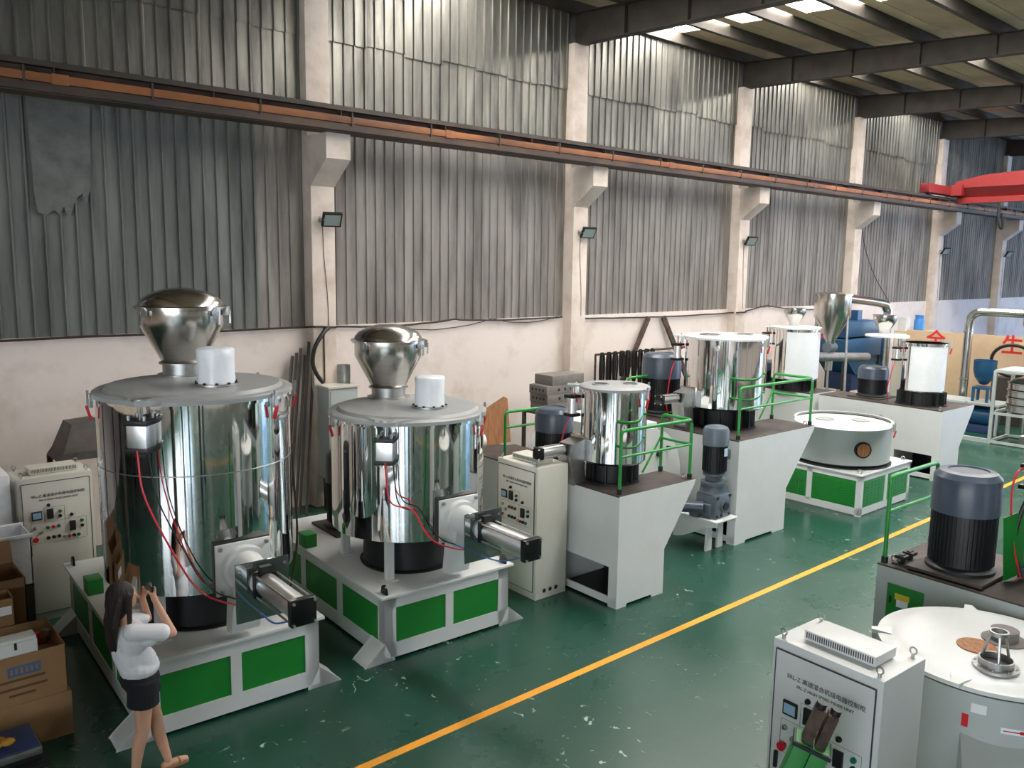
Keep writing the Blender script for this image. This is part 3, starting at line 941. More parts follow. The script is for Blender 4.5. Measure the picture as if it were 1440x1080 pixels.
    if cyl:
        # discharge elbow on the left with its air cylinder
        cy_, cz = y + 0.22, z0 + 0.12
        xr = x - math.sqrt(max(r * r - 0.22 ** 2, 0.01))
        B().box(xr - 0.05, xr + 0.03, cy_ - 0.15, cy_ + 0.15, cz - 0.12, cz + 0.2, bev=0.008).build('discharge_flange', 'brushed', t)
        B().prism([(xr - 0.04, cz + 0.17), (xr - 0.26, cz + 0.12), (xr - 0.3, cz - 0.03), (xr - 0.2, H - 0.03), (xr - 0.02, H - 0.03), (xr - 0.05, cz - 0.12)], cy_ - 0.12, cy_ + 0.12, 'y').build('discharge_elbow', 'galvanised', t)
        air_cylinder(t, (xr - 0.28, cy_, cz + 0.05), (xr - 0.75, cy_, cz + 0.05), 0.065)
    if rails:
        h1, h2 = H + 0.78, H + 0.46
        f0, f1, yb_ = 0.08, WT - 0.05, wing - 0.03
        post(t, f0, 0.08, H, h1 - 0.05)
        post(t, f1, 0.06, H, h1 - 0.05)
        post(t, f1, yb_, H, h1 - 0.05)
        rail_tube(corner((f0, 0.08, h1 - 0.06), (f0, 0.08, h1), (f1 - 0.06, 0.06, h1)) + corner((f1 - 0.06, 0.06, h1), (f1, 0.06, h1), (f1, yb_ - 0.06, h1))[1:] + corner((f1, yb_ - 0.06, h1), (f1, yb_, h1), (f1, yb_, h1 - 0.06))[1:], 'handrail', t)
        rail_tube([(f0, 0.08, h2), (f1, 0.06, h2)], 'mid_rail', t, 0.017)
        rail_tube([(f1, 0.06, h2), (f1, yb_, h2)], 'mid_rail', t, 0.017)
        rail_tube([(f1, yb_, H + 0.5), (f1 - 0.34, yb_ + 0.02, H + 0.03)], 'brace', t, 0.015)
        yr = min(D - 0.1, 2.3)
        post(t, 0.1, yr, H, h1 - 0.16)
        post(t, W - 0.06, yr, H, h1 - 0.16)
        rail_tube(corner((0.1, yr, h1 - 0.2), (0.1, yr, h1 - 0.1), (0.4, yr, h1 - 0.1)) + corner((0.4, yr, h1 - 0.1), (W - 0.06, yr, h1 - 0.1), (W - 0.06, yr, h1 - 0.2))[1:], 'handrail', t)
        rail_tube([(0.1, yr, h2), (W - 0.06, yr, h2)], 'mid_rail', t, 0.017)
    return t


platform_mixer('white platform unit with a slim steel vessel and green rails, beside the cream control cabinet', 7.335, 6.42, math.radians(-1.5), 0.86, 1.43, 3.0, 1.41,
               (0.555, 0.66, 0.42, 1.68, 2.60), 0.34, (0.52, 1.75, 0.26, 2.2), lidm='grey_lid')
platform_mixer('large white railed platform unit with a wide steel vessel, behind the upright gear motor', 10.48, 6.88, math.radians(-0.8), 1.34, 2.09, 3.0, 1.60,
               (0.92, 0.97, 0.645, 1.93, 3.02), 0.5, (0.92, 2.28, 0.33, 2.66), wing=0.8)
platform_mixer('white platform unit with a film-wrapped vessel and swung-open lid, near the red slogan', 16.93, 6.57, math.radians(-2), 0.87, 1.43, 2.65, 1.41,
               (0.62, 0.72, 0.41, 1.68, 2.68), 0.46, (0.62, 1.78, 0.3, 2.1), lid=(0.0, 0.82), film=(165, 285), hopper=True, rails=False, cyl=False)
platform_mixer('white platform unit with a film-wrapped closed vessel and small hopper, beside the steel cyclone', 16.9, 9.32, math.radians(-2), 0.9, 0.9, 2.0, 1.41,
               (0.35, 0.7, 0.52, 1.66, 2.80), 0.46, (0.4, 1.6, 0.26, 2.0), film=(190, 292), hopper=True, rails=False, cyl=False)


# ------------------------------------------------------------------ horizontal cooling mixer and its gear motor
t = thing('cooling_mixer', 'white horizontal drum mixer on legs, between the two railed platform units', 'mixer', (9.25, 7.95, 0))
dr = B()
rr, zc = 0.70, 1.08
ang = [PI * 2 * k / 48 for k in range(48)]
dr.prism([(rr * math.cos(a), zc + rr * math.sin(a)) for a in ang], -0.35, 1.5, 'y')
dr.build('drum', 'white_paint', t)
B().prism([((rr + 0.05) * math.cos(a), zc + (rr + 0.05) * math.sin(a)) for a in ang], -0.38, -0.35, 'y').build('end_plate', 'white_paint', t)
B().prism([(-0.5, zc + 0.55), (0.55, zc + 0.55), (0.5, zc + 0.75), (-0.45, zc + 0.75)], -0.1, 1.3, 'y').build('top_cover', 'white_paint', t)
B().cyl((0.2, -0.44, zc + 0.35), (0.2, -0.38, zc + 0.35), 0.035, n=14).build('water_port', 'black', t)
B().cyl((0.42, -0.44, zc + 0.42), (0.42, -0.38, zc + 0.42), 0.03, n=14).build('water_port', 'black', t)
for sx in (-1, 1):
    for y in (-0.25, 1.35):
        B().prism([(sx * 0.5, 0), (sx * 0.62, 0), (sx * 0.66, 0.75), (sx * 0.4, 0.75)], y - 0.05, y + 0.05, 'y').build('leg', 'white_paint', t)

t = thing('gear_motor', 'upright grey-blue gear motor on a white bracket, beside the large platform unit', 'motor', (10.14, 7.12, 0))
t.scale = (1.15, 1.1, 1.0)
cu = [(0.40 - 0.5 * k / 8, 0.12 + 0.26 * (k / 8) ** 1.6) for k in range(9)]
B().prism([(0.40, 0.48), (-0.30, 0.48)] + [(-0.30, 0.42), (-0.22, 0.40)] + cu[::-1] + [(0.40, 0.12)], -0.225, -0.21, 'x').build('bracket_cheek', 'white_paint', t, smooth=False)
B().prism([(0.40, 0.48), (-0.30, 0.48)] + [(-0.30, 0.42), (-0.22, 0.40)] + cu[::-1] + [(0.40, 0.12)], 0.19, 0.205, 'x').build('bracket_cheek', 'white_paint', t, smooth=False)
B().box(-0.235, 0.225, -0.31, 0.40, 0.48, 0.50, bev=0.003).build('bracket_plate', 'white_paint', t)
for x in (-0.12, 0.12):
    B().prism([(x - 0.06, 0.0), (x + 0.06, 0.0), (x + 0.05, 0.48), (x - 0.05, 0.48)], -0.12, -0.09, 'y').build('leg', 'white_paint', t)
gb = B().box(-0.16, 0.18, -0.22, 0.10, 0.50, 0.86, bev=0.03)
gb.prism([(-0.16, 0.86), (0.18, 0.86), (0.13, 1.0), (-0.11, 1.0)], -0.17, 0.06, 'y')
gb.build('gearbox', 'gear_grey', t)
B().box(-0.21, -0.16, -0.17, 0.05, 0.55, 0.72, bev=0.01).build('input_cover', 'gear_grey', t)
sf = B().cyl((0.02, -0.22, 0.68), (0.02, -0.25, 0.68), 0.085, n=28).build('shaft_cover', 'gear_grey', t)
B().cyl((0.02, -0.25, 0.68), (0.02, -0.265, 0.68), 0.055, n=20).build('shaft_end', 'black', sf)
for x, z in ((-0.12, 0.54), (0.14, 0.54), (-0.12, 0.82), (0.14, 0.82), (-0.02, 0.54)):
    B().cyl((x, -0.22, z), (x, -0.235, z), 0.02, n=8).build('bolt', 'motor_black', t)
B().lathe([(0.17, 0.98), (0.17, 1.02), (0.11, 1.03), (0.11, 1.1), (0.15, 1.12), (0.15, 1.15), (0.0, 1.15)], 0.01, -0.05, 32).build('coupling_flange', 'gear_grey', t)
mt = B().lathe([(0.12, 1.13), (0.145, 1.15), (0.145, 1.6), (0, 1.6)], 0.01, -0.05, 32).build('motor_body', 'motor_black', t)
fin = B()
for k in range(28):
    fin.box(0.143, 0.16, -0.003, 0.003, 1.18, 1.58, M=Matrix.Translation((0.01, -0.05, 0)) @ Matrix.Rotation(2 * PI * k / 28, 4, 'Z'))
tag(fin.build('cooling_fins', 'motor_black', mt), kind='stuff')
B().lathe([(0.15, 1.56), (0.172, 1.57), (0.172, 1.78), (0.15, 1.83), (0.1, 1.85), (0.0, 1.85)], 0.01, -0.05, 36).build('fan_cowl', 'gear_grey', mt)
B().box(0.13, 0.26, -0.12, 0.02, 1.32, 1.46, bev=0.012).build('terminal_box', 'gear_grey', mt)
box('rating_plate', 'aluminium', mt, -0.02, 0.05, -0.218, -0.212, 1.42, 1.54)
sm = B().cyl((-0.2, -0.06, 0.66), (-0.36, 0.16, 0.66), 0.085, n=20).build('pump_motor', 'motor_blue', t)
B().cyl((-0.36, 0.16, 0.66), (-0.42, 0.24, 0.66), 0.06, n=16).build('pump_end', 'black', sm)
B().box(-0.26, -0.16, 0.0, 0.12, 0.50, 0.60, bev=0.01).build('pump_foot', 'gear_grey', t)

# ------------------------------------------------------------------ low round cooling tank on a green base
t = thing('round_cooling_tank', 'low round white cooling tank with its lid pushed aside, on a green louvred base', 'mixer', (13.39, 6.39, 0), math.radians(-0.6))
W6, D6, H6 = 1.81, 1.75, 0.70
f = B()
for x in (0, W6 - 0.09):
    for y in (0, D6 - 0.09):
        f.box(x, x + 0.09, y, y + 0.09, 0, H6)
for y in (0, D6 - 0.02):
    f.box(0, W6, y, y + 0.02, 0.02, 0.14).box(0, W6, y, y + 0.02, H6 - 0.09, H6).box(W6 / 2 - 0.05, W6 / 2 + 0.05, y, y + 0.02, 0.1, H6)
for x in (0, W6 - 0.02):
    f.box(x, x + 0.02, 0, D6, 0.02, 0.14).box(x, x + 0.02, 0, D6, H6 - 0.09, H6).box(x, x + 0.02, D6 * 0.54 - 0.05, D6 * 0.54 + 0.05, 0.1, H6)
f.build('base_frame', 'white_paint', t, smooth=False)
B().box(-0.02, W6 + 0.02, -0.02, D6 + 0.02, H6, H6 + 0.025, bev=0.004).build('deck_plate', 'white_paint', t)


def louvre_panel(ax, c, a0, a1, z0, z1):
    b = B()
    if ax == 'x':
        b.box(c - 0.004, c + 0.004, a0, a1, z0, z1)
    else:
        b.box(a0, a1, c - 0.004, c + 0.004, z0, z1)
    p = b.build('louvre_panel', 'green_paint', t)
    k = z0 + 0.05
    s = B()
    while k < z1 - 0.04:
        u = a0 + 0.05
        while u < a1 - 0.08:
            if ax == 'x':
                s.box(c - 0.013, c - 0.003, u, u + 0.09, k, k + 0.012)
            else:
                s.box(u, u + 0.09, c - 0.013, c - 0.003, k, k + 0.012)
            u += 0.13
        k += 0.045
    tag(s.build('louvres', 'green_paint', p, smooth=False), kind='stuff')


for a0, a1 in ((0.08, 0.86), (0.95, 1.73)):
    louvre_panel('y', 0.012, a0, a1, 0.13, H6 - 0.08)
for a0, a1 in ((0.08, 0.9), (0.99, 1.67)):
    louvre_panel('x', 0.012, a0, a1, 0.13, H6 - 0.08)
cx, cy, r6 = 0.86, 0.85, 0.82
B().lathe([(r6 + 0.03, H6 + 0.025), (r6 + 0.03, H6 + 0.05), (r6 * 0.93, H6 + 0.055), (r6 * 0.93, H6 + 0.10)], cx, cy, 64).build('seal_ring', 'black', t)
B().lathe([(0, H6 + 0.09), (r6, H6 + 0.09), (r6, 1.46), (r6 + 0.02, 1.46), (r6 + 0.02, 1.475), (r6 - 0.03, 1.475), (r6 - 0.03, 1.0), (0, 1.0)], cx, cy, 96).build('tank', 'tank_grey', t)
B().lathe([(r6 - 0.032, 1.44), (r6 - 0.034, 1.02), (0.0, 1.02)], cx, cy, 64).build('liner', 'rust', t)
ld = B().lathe([(0.80, 1.477), (0.80, 1.488), (0.79, 1.494), (0, 1.496)], cx - 0.40, cy - 0.2, 96).build('lid', 'white_paint', t)
for dx, dy, rr in ((0.35, -0.15, 0.15), (-0.05, 0.3, 0.16)):
    B().lathe([(rr, 1.49), (rr, 1.512), (rr * 0.8, 1.512), (rr * 0.8, 1.508), (0, 1.508)], cx - 0.40 + dx, cy - 0.2 + dy, 32).build('port_cover', 'grey_lid', ld)
a = math.radians(232)
M = Matrix.Translation((cx + r6 * math.cos(a), cy + r6 * math.sin(a), 1.08)) @ Matrix.Rotation(a, 4, 'Z')
p = B()
p.cyl((-0.03, 0, 0), (0.05, 0, 0), 0.14, n=32)
bmesh.ops.transform(p.bm, matrix=M, verts=p.bm.verts[:])
po = p.build('porthole', 'black', t)
p = B()
p.cyl((0.045, 0, 0), (0.056, 0, 0), 0.115, n=32)
bmesh.ops.transform(p.bm, matrix=M, verts=p.bm.verts[:])
p.build('wooden_disc', 'wood', po)
for a in (-75, -20):
    latch(t, math.radians(a), r6 + 0.02, 1.44, cx, cy)
for x, y in ((0.08, 0.08), (W6 - 0.1, 0.1)):
    ring = [(x, y + 0.035 * math.cos(2 * PI * k / 12), H6 + 0.06 + 0.035 * math.sin(2 * PI * k / 12)) for k in range(13)]
    B().tube(ring, 0.01, 6).build('lifting_eye', 'galvanised', t)

# ------------------------------------------------------------------ motor platform across the aisle
t = thing('motor_platform', 'grey platform unit with a big finned motor, behind the large round white lid', 'mixer', (7.88, 3.54, 0), math.radians(-2.0))
W7, D7, H7 = 1.25, 3.0, 1.30
B().box(0, W7, -D7, 0, 0, H7 - 0.012, bev=0.004).build('body', 'tank_grey', t)
box('deck', 'tread_plate', t, 0, W7, -D7, 0, H7 - 0.012, H7 + 0.004)
gp = B().box(-0.008, 0.004, -0.47, -0.12, 0.55, 1.14, bev=0.002).build('green_panel', 'green_paint', t)
stk = box('warning_sticker', 'sticker_yellow', gp, -0.0105, -0.008, -0.34, -0.2, 1.0, 1.06)
box('sticker_text_area', 'white_film', stk, -0.012, -0.0105, -0.33, -0.22, 0.93, 1.0)
B().box(-0.02, -0.008, -0.17, -0.15, 0.95, 1.02, bev=0.003).build('panel_latch', 'black', gp)
motor(t, 0.40, -0.60, H7 + 0.02, 2.30, 0.288)
B().box(0.08, 0.40, -0.34, -0.10, H7, H7 + 0.025, bev=0.003).build('motor_slide', 'dark_steel', t)
for x in (0.14, 0.30):
    B().box(x - 0.03, x + 0.03, -0.19, -0.15, H7, H7 + 0.11).box(x - 0.05, x + 0.05, -0.22, -0.12, H7 + 0.07, H7 + 0.1).build('adjuster_block', 'black', t)
B().cyl((0.08, -0.17, H7 + 0.06), (0.38, -0.17, H7 + 0.06), 0.012, n=8).build('adjuster_screw', 'galvanised', t)
ring = [(0.16, -0.09 + 0.03 * math.cos(2 * PI * k / 12), H7 + 0.04 + 0.03 * math.sin(2 * PI * k / 12)) for k in range(13)]
B().tube(ring, 0.009, 6).build('lifting_eye', 'galvanised', t)
post(t, 0.06, -0.04, H7, 2.12)
post(t, 1.05, -0.04, H7, 2.12)
rail_tube(corner((0.06, -0.04, 2.1), (0.06, -0.04, 2.17), (0.5, -0.04, 2.17)) + corner((0.5, -0.04, 2.17), (1.05, -0.04, 2.17), (1.05, -0.04, 2.1))[1:], 'handrail', t)
rail_tube([(0.06, -0.04, 1.82), (1.05, -0.04, 1.82)], 'mid_rail', t, 0.016)
gpl = B()
gpl.prism([(0.0, 0.0), (0.40, 0.0), (0.40, 0.62), (0.0, 0.62)], 0, 0.008, 'y', M=Matrix.Translation((0.46, -0.97, H7 + 0.01)) @ Matrix.Rotation(math.radians(-14), 4, 'Z') @ Matrix.Rotation(math.radians(-8), 4, 'Y'))
gpl.build('belt_guard', 'green_paint', t)
gpl = B()
gpl.prism([(0.0, 0.0), (0.3, 0.0), (0.3, 0.55), (0.0, 0.55)], 0, 0.008, 'y', M=Matrix.Translation((0.66, -1.16, H7 + 0.01)) @ Matrix.Rotation(math.radians(-14), 4, 'Z'))
gpl.build('belt_guard', 'green_paint', t)
# vessel at the back of the platform with its lid lift
ribbed_ring(t, 0.62, -1.75, 0.4, H7, 1.62)
vessel(t, 0.62, -1.75, 0.5, 1.62, 2.55)
B().lathe([(0.53, 2.55), (0.53, 2.58), (0.5, 2.6), (0, 2.61)], 0.62, -1.75, 64).build('lid', 'grey_lid', t)
lc = Vector((0.74, -1.06, 0))
c = B().cyl(lc + Vector((0, 0, 2.20)), lc + Vector((0, 0, 2.37)), 0.095, n=28).build('lift_cylinder', 'aluminium', t)
for za, zc_ in ((2.16, 2.205), (2.36, 2.40)):
    B().box(lc.x - 0.115, lc.x + 0.115, lc.y - 0.115, lc.y + 0.115, za, zc_, bev=0.015).build('end_cap', 'black_gloss', c)
B().cyl(lc + Vector((0, 0, 2.40)), lc + Vector((0, 0, 2.62)), 0.026, n=14).build('piston_rod', 'chrome', c)
B().cyl(lc + Vector((0, 0, H7)), lc + Vector((0, 0, 2.16)), 0.05, n=18).build('lift_post', 'galvanised', t)
B().box(lc.x - 0.16, lc.x + 0.2, lc.y - 0.35, lc.y + 0.13, 2.62, 2.66, bev=0.01).build('lift_arm', 'galvanised', t)
B().tube(bez([lc + Vector((-0.12, 0.05, 2.38)), lc + Vector((-0.24, 0.09, 2.32)), lc + Vector((-0.27, 0.1, 2.1)), lc + Vector((-0.2, 0.08, 1.7)), lc + Vector((-0.08, 0.02, 1.31))], 10), 0.009).build('air_hose', 'hose_red', t)
B().tube(bez([lc + Vector((-0.1, 0.0, 2.18)), lc + Vector((-0.15, 0.06, 1.9)), lc + Vector((-0.14, 0.08, 1.6)), lc + Vector((-0.05, 0.04, 1.32))], 10), 0.02).build('cable_loom', 'hose_black', t)
B().tube(bez([lc + Vector((-0.02, 0.08, 1.32)), lc + Vector((-0.1, -0.05, 1.48)), lc + Vector((0.03, -0.2, 1.5))], 10), 0.007).build('air_hose', 'hose_blue', t)

# ------------------------------------------------------------------ big white round tank in the right foreground
t = thing('round_mixing_tank', 'large round grey tank under a domed white lid, beside the white control cabinet', 'mixer', (6.96, 2.2, 0))
R8 = 0.80
B().lathe([(R8 - 0.03, 0.34), (R8 - 0.03, 1.12), (R8 - 0.01, 1.13), (R8 - 0.01, 1.15), (0.4, 1.15)], 0, 0, 96).build('tank', 'tank_grey', t)
B().lathe([(R8 - 0.02, 1.14), (R8 - 0.02, 1.165), (R8 - 0.1, 1.165)], 0, 0, 96).build('seal_ring', 'black', t)
ld = B().lathe([(R8 - 0.02, 1.165), (R8 + 0.005, 1.168), (R8 + 0.005, 1.20), (R8 - 0.015, 1.208), (R8 - 0.085, 1.212), (R8 - 0.12, 1.236), (R8 - 0.2, 1.252), (0.3, 1.268), (0, 1.27)], 0, 0, 96).build('lid', 'white_paint', t)
for a in (118, 185, 30, -60):
    M = Matrix.Rotation(math.radians(a), 4, 'Z')
    B().prism([(R8 - 0.16, -0.09), (R8 - 0.02, -0.045), (R8 + 0.05, -0.03), (R8 + 0.05, 0.03), (R8 - 0.02, 0.045), (R8 - 0.16, 0.09)], 1.19, 1.222, 'z', M=M).build('lid_lug', 'white_paint', ld)
a = math.radians(160)
B().cyl((0.66 * math.cos(a), 0.66 * math.sin(a), 1.225), (0.84 * math.cos(a), 0.84 * math.sin(a), 1.235), 0.012, n=8).build('hinge_pin', 'galvanised', ld)
nx, ny = -0.44, -0.20
fl = B().lathe([(0.155, 1.255), (0.155, 1.275), (0.118, 1.278), (0.118, 1.33), (0.108, 1.33), (0.105, 1.27)], nx, ny, 40).build('nozzle', 'galvanised', t)
B().lathe([(0.107, 1.285), (0, 1.285)], nx, ny, 40).build('nozzle_opening', 'black', fl)
for k in range(8):
    a = 2 * PI * k / 8 + 0.2
    B().cyl((nx + 0.137 * math.cos(a), ny + 0.137 * math.sin(a), 1.275), (nx + 0.137 * math.cos(a), ny + 0.137 * math.sin(a), 1.288), 0.009, n=6).build('bolt', 'galvanised', fl)
for k in range(3):
    a = 2 * PI * k / 3 + 3.6
    B().tube([(nx + 0.105 * math.cos(a), ny + 0.105 * math.sin(a), 1.30), (nx + 0.055 * math.cos(a), ny + 0.055 * math.sin(a), 1.52)], 0.010, 6).build('stay_bar', 'galvanised', fl)
B().lathe([(0.066, 1.51), (0.066, 1.54), (0.052, 1.54), (0.052, 1.51)], nx, ny, 28, close=True).build('top_hoop', 'galvanised', fl)
B().lathe([(0.14, 1.262), (0.14, 1.275), (0.12, 1.278), (0, 1.278)], -0.20, 0.02, 36).build('sight_cover', 'wood', ld)
B().lathe([(0.16, 1.26), (0.16, 1.28), (0.10, 1.28), (0.10, 1.36), (0, 1.36)], 0.08, -0.08, 36).build('filter_cap', 'stone_grey', ld)
# legs, discharge box and pneumatic flap
for k in range(4):
    a = math.radians(45 + 90 * k)
    B().box(0.62 * math.cos(a) - 0.05, 0.62 * math.cos(a) + 0.05, 0.62 * math.sin(a) - 0.05, 0.62 * math.sin(a) + 0.05, 0, 0.36).build('leg', 'white_paint', t)
az = math.radians(208)
M = Matrix.Rotation(az, 4, 'Z')
B().prism([(R8 - 0.15, 0.38), (R8 + 0.22, 0.38), (R8 + 0.22, 0.62), (R8 - 0.06, 0.82), (R8 - 0.15, 0.82)], -0.26, 0.26, 'y', M=M).build('discharge_box', 'tank_grey', t)
B().box(R8 + 0.18, R8 + 0.36, -0.2, 0.14, 0.655, 0.665, M=M @ Matrix.Translation((0, 0, 0))).build('foil_sheet', 'brushed', t)
B().box(R8 + 0.24, R8 + 0.42, -0.12, 0.22, 0.40, 0.60, bev=0.03, M=M).build('flap_drive', 'gear_grey', t)


def on_tank(name, m_, az_, zc_, hw, hh, parent, rr=R8 - 0.0295, pts=None):
    b_ = B()
    n_ = 8
    prev = None
    for k in range(n_ + 1):
        a_ = az_ + (k / n_ - 0.5) * 2 * hw / rr
        p = [b_.bm.verts.new((rr * math.cos(a_), rr * math.sin(a_), zc_ - hh)), b_.bm.verts.new((rr * math.cos(a_), rr * math.sin(a_), zc_ + hh))]
        if prev:
            b_.bm.faces.new((prev[0], p[0], p[1], prev[1]))
        prev = p
    return b_.build(name, m_, parent)


on_tank('makers_plate', 'aluminium', math.radians(196), 1.04, 0.05, 0.035, t)
on_tank('red_label', 'red_plastic', math.radians(190), 0.93, 0.022, 0.05, t)
on_tank('arrow_decal', 'white_film', math.radians(214), 0.92, 0.095, 0.022, t)
on_tank('arrow_shaft', 'red_plastic', math.radians(212.5), 0.92, 0.06, 0.004, t, R8 - 0.028)
on_tank('arrow_head', 'red_plastic', math.radians(218), 0.92, 0.028, 0.012, t, R8 - 0.0275)

# leaning green steel bar with a bare rusty end
t = thing('steel_lever', 'green steel lever with a bare rusty end, leaning before the white control cabinet', 'lever', (4.12, 2.62, 0))
d = Vector((4.36, 2.17, 1.64)) - Vector((4.12, 2.62, 0))
R = d.to_track_quat('Z', 'X').to_matrix().to_4x4()
Ln = d.length
for sx in (-1, 1):
    b = B().box(-0.048 + sx * 0.05, 0.048 + sx * 0.05, -0.075, 0.075, 0.0, Ln - 0.24, bev=0.006, M=R)
    b.build('channel', 'green_paint', t)
    B().box(-0.03 + sx * 0.038, 0.03 + sx * 0.038, -0.05, 0.05, Ln - 0.26, Ln - 0.02, bev=0.008, M=R).build('bare_end', 'rust', t)
    B().cyl(R @ Vector((sx * 0.042, 0, Ln - 0.03)), R @ Vector((sx * 0.042, 0, Ln + 0.012)), 0.03, n=12).build('rubber_tip', 'black', t)
B().box(-0.11, 0.11, -0.085, 0.085, Ln - 0.27, Ln - 0.245, M=R).build('collar', 'black', t)

# ================================================================== things on and by the clad wall
for i in (2, 3, 4, 6, 7):
    cx = COLX[i]
    where = {2: 'the column with the thick feeder cable', 3: 'the column above the stacked grey blocks', 4: 'the column above the wide steel vessel', 6: 'the column above the blue water bottle', 7: 'the column under the red crane girder'}[i]
    t = thing('floodlight', 'small square floodlight tilted down, on ' + where, 'lamp', (cx + 0.02, 12.5, 4.82), group='floodlights on the concrete columns')
    M = Matrix.Translation((0.05, -0.16, 0)) @ Matrix.Rotation(math.radians(-14), 4, 'Z') @ Matrix.Rotation(math.radians(34), 4, 'X')
    B().box(-0.16, 0.16, -0.03, 0.03, -0.125, 0.125, bev=0.008, M=M).build('housing', 'black', t)
    B().box(-0.13, 0.13, -0.034, -0.029, -0.098, 0.098, M=M).build('glass', 'lamp_glass', t)
    B().box(-0.1, -0.06, -0.16, 0.0, -0.02, 0.02).box(-0.1, 0.0, -0.012, 0.0, -0.05, 0.05).build('bracket', 'galvanised', t)
    B().tube(bez([(-0.04, -0.012, -0.05), (-0.02, -0.008, -0.6), (0.03, -0.008, -1.2), (0.05, -0.008, -1.75)], 6), 0.005, 5).build('lamp_cable', 'cable', t)


def sag(a, c, d, n=12, seed=0):
    random.seed(seed)
    a, c = Vector(a), Vector(c)
    return [a.lerp(c, k / n) + Vector((0, 0, -d * 4 * (k / n) * (1 - k / n) + random.uniform(-0.006, 0.006))) for k in range(n + 1)]


tag(B().tube(sag((-6, 12.68, 3.08), (6.5, 12.68, 3.06), 0.02, 30, 1) + sag((6.56, 12.47, 3.07), (6.95, 12.47, 3.06), 0.0, 3, 2) + sag((7.05, 12.68, 3.05), (9.6, 12.68, 3.09), 0.05, 10, 3) + sag((9.7, 12.68, 3.08), (12.45, 12.68, 3.05), 0.03, 10, 4), 0.018, 6).build('wall_cable', 'cable'),
    'brown cable bundle running along the foot of the wall cladding', 'cable')
tag(B().tube(sag((8.0, 12.69, 3.02), (10.5, 12.69, 3.07), 0.13, 14, 5) + sag((10.55, 12.69, 3.07), (12.3, 12.69, 3.06), 0.1, 12, 6), 0.009, 5).build('sagging_cable', 'cable'),
    'thin cable sagging in loops on the plaster above the shorter mixer', 'cable')
tag(B().tube(sag((13.0, 12.68, 3.0), (18.5, 12.68, 2.97), 0.03, 16, 7) + sag((18.6, 12.46, 2.99), (18.95, 12.46, 2.99), 0, 3, 8) + sag((19.1, 12.68, 2.98), (20.2, 12.68, 3.12), 0.0, 4, 9) + sag((20.3, 12.68, 3.12), (24.5, 12.68, 3.0), 0.1, 14, 10), 0.018, 6).build('wall_cable', 'cable'),
    'brown cable running along the cladding foot above the platform units', 'cable')
tag(B().tube(bez([(25.3, 12.72, 6.0), (25.6, 12.73, 5.0), (26.4, 12.72, 4.0), (27.6, 12.72, 3.1)], 8), 0.012, 5).build('slack_cable', 'cable'),
    'single dark cable drooping across the far corrugated wall', 'cable')
tag(B().tube(bez([(6.80, 12.46, 3.05), (6.68, 12.42, 2.97), (6.52, 12.4, 2.75), (6.47, 12.4, 2.5), (6.53, 12.38, 2.3), (6.64, 12.37, 2.15)], 8), 0.035, 7).build('feeder_cable', 'hose_black'),
    'thick black cable bowing down the column into the grey switch box', 'cable')
tag(B().tube([(6.73, 12.485, 3.08), (6.73, 12.485, 2.13)], 0.012, 6).build('conduit', 'rust'), 'thin rusty conduit running straight down the column to the switch box', 'conduit')
t = thing('switch_box', 'grey steel switch box on the column behind the two polished mixers', 'electrical box', (6.86, 12.3, 0.0))
B().box(-0.27, 0.27, -0.2, 0.18, 0.55, 2.08, bev=0.01).build('body', 'tank_grey', t)
B().box(-0.29, 0.29, -0.23, 0.19, 2.08, 2.11).build('hood', 'cream_paint', t)
B().box(-0.24, 0.24, -0.212, -0.2, 0.6, 2.03, bev=0.004).build('door', 'tank_grey', t)
for x in (-0.2, 0.2):
    box('leg', 'dark_steel', t, x - 0.03, x + 0.03, -0.15, 0.1, 0, 0.56)
t = thing('sheet_offcut', 'curled grey sheet-metal offcut standing on the switch box', 'sheet metal', (6.98, 12.32, 2.11))
B().lathe([(0.12, 0), (0.125, 0.2), (0.12, 0.32)], 0, 0, 20, a0=-0.6, a1=2.0).build('sheet_offcut_shell', 'galvanised', t)
# long steel bars leaning by the column
for k in range(6):
    x = 6.02 + 0.075 * k
    a_ = Vector((x - 0.25 + 0.02 * k, 12.35 - 0.05 * (k % 2), 0.0))
    z_ = (2.6, 2.65, 2.72, 2.6, 2.82, 2.5)[k]
    c_ = Vector((x + 0.2, 12.62, z_))
    d = c_ - a_
    R = Matrix.Translation(a_) @ d.to_track_quat('Z', 'X').to_matrix().to_4x4()
    b = B().box(-0.025, 0.025, -0.012, -0.006, 0, d.length, M=R).box(-0.025, -0.018, -0.012, 0.02, 0, d.length, M=R)
    tag(b.build('steel_bar', 'old_steel'), 'long grey angle bar leaning on the wall behind the mixers', 'steel bar', 'angle bars leaning beside the column')

# A-frame rack with hoses
t = thing('hose_rack', 'brown steel A-frame rack against the plaster wall, behind the platform motors', 'rack', (15.5, 12.5, 0))
for sx in (-1, 1):
    d = Vector((sx * -1.9, -0.15, -2.92)) if sx > 0 else Vector((1.75, -0.15, -2.92))
    a_ = Vector((-0.25 if sx > 0 else 0.3, 0.15, 2.95))
    R = Matrix.Translation(a_) @ d.to_track_quat('Z', 'X').to_matrix().to_4x4()
    B().box(-0.06, 0.06, -0.03, 0.03, 0, d.length, M=R).build('strut', 'rust', t)
B().cyl((-2.3, -0.12, 2.22), (0.9, -0.12, 2.22), 0.025, n=10).build('hanging_bar', 'rust', t)
B().cyl((-2.3, -0.12, 0.0), (-2.3, -0.12, 2.22), 0.025, n=10).build('upright', 'rust', t)
B().cyl((0.9, -0.12, 0.0), (0.9, -0.12, 2.22), 0.025, n=10).build('upright', 'rust', t)
random.seed(8)
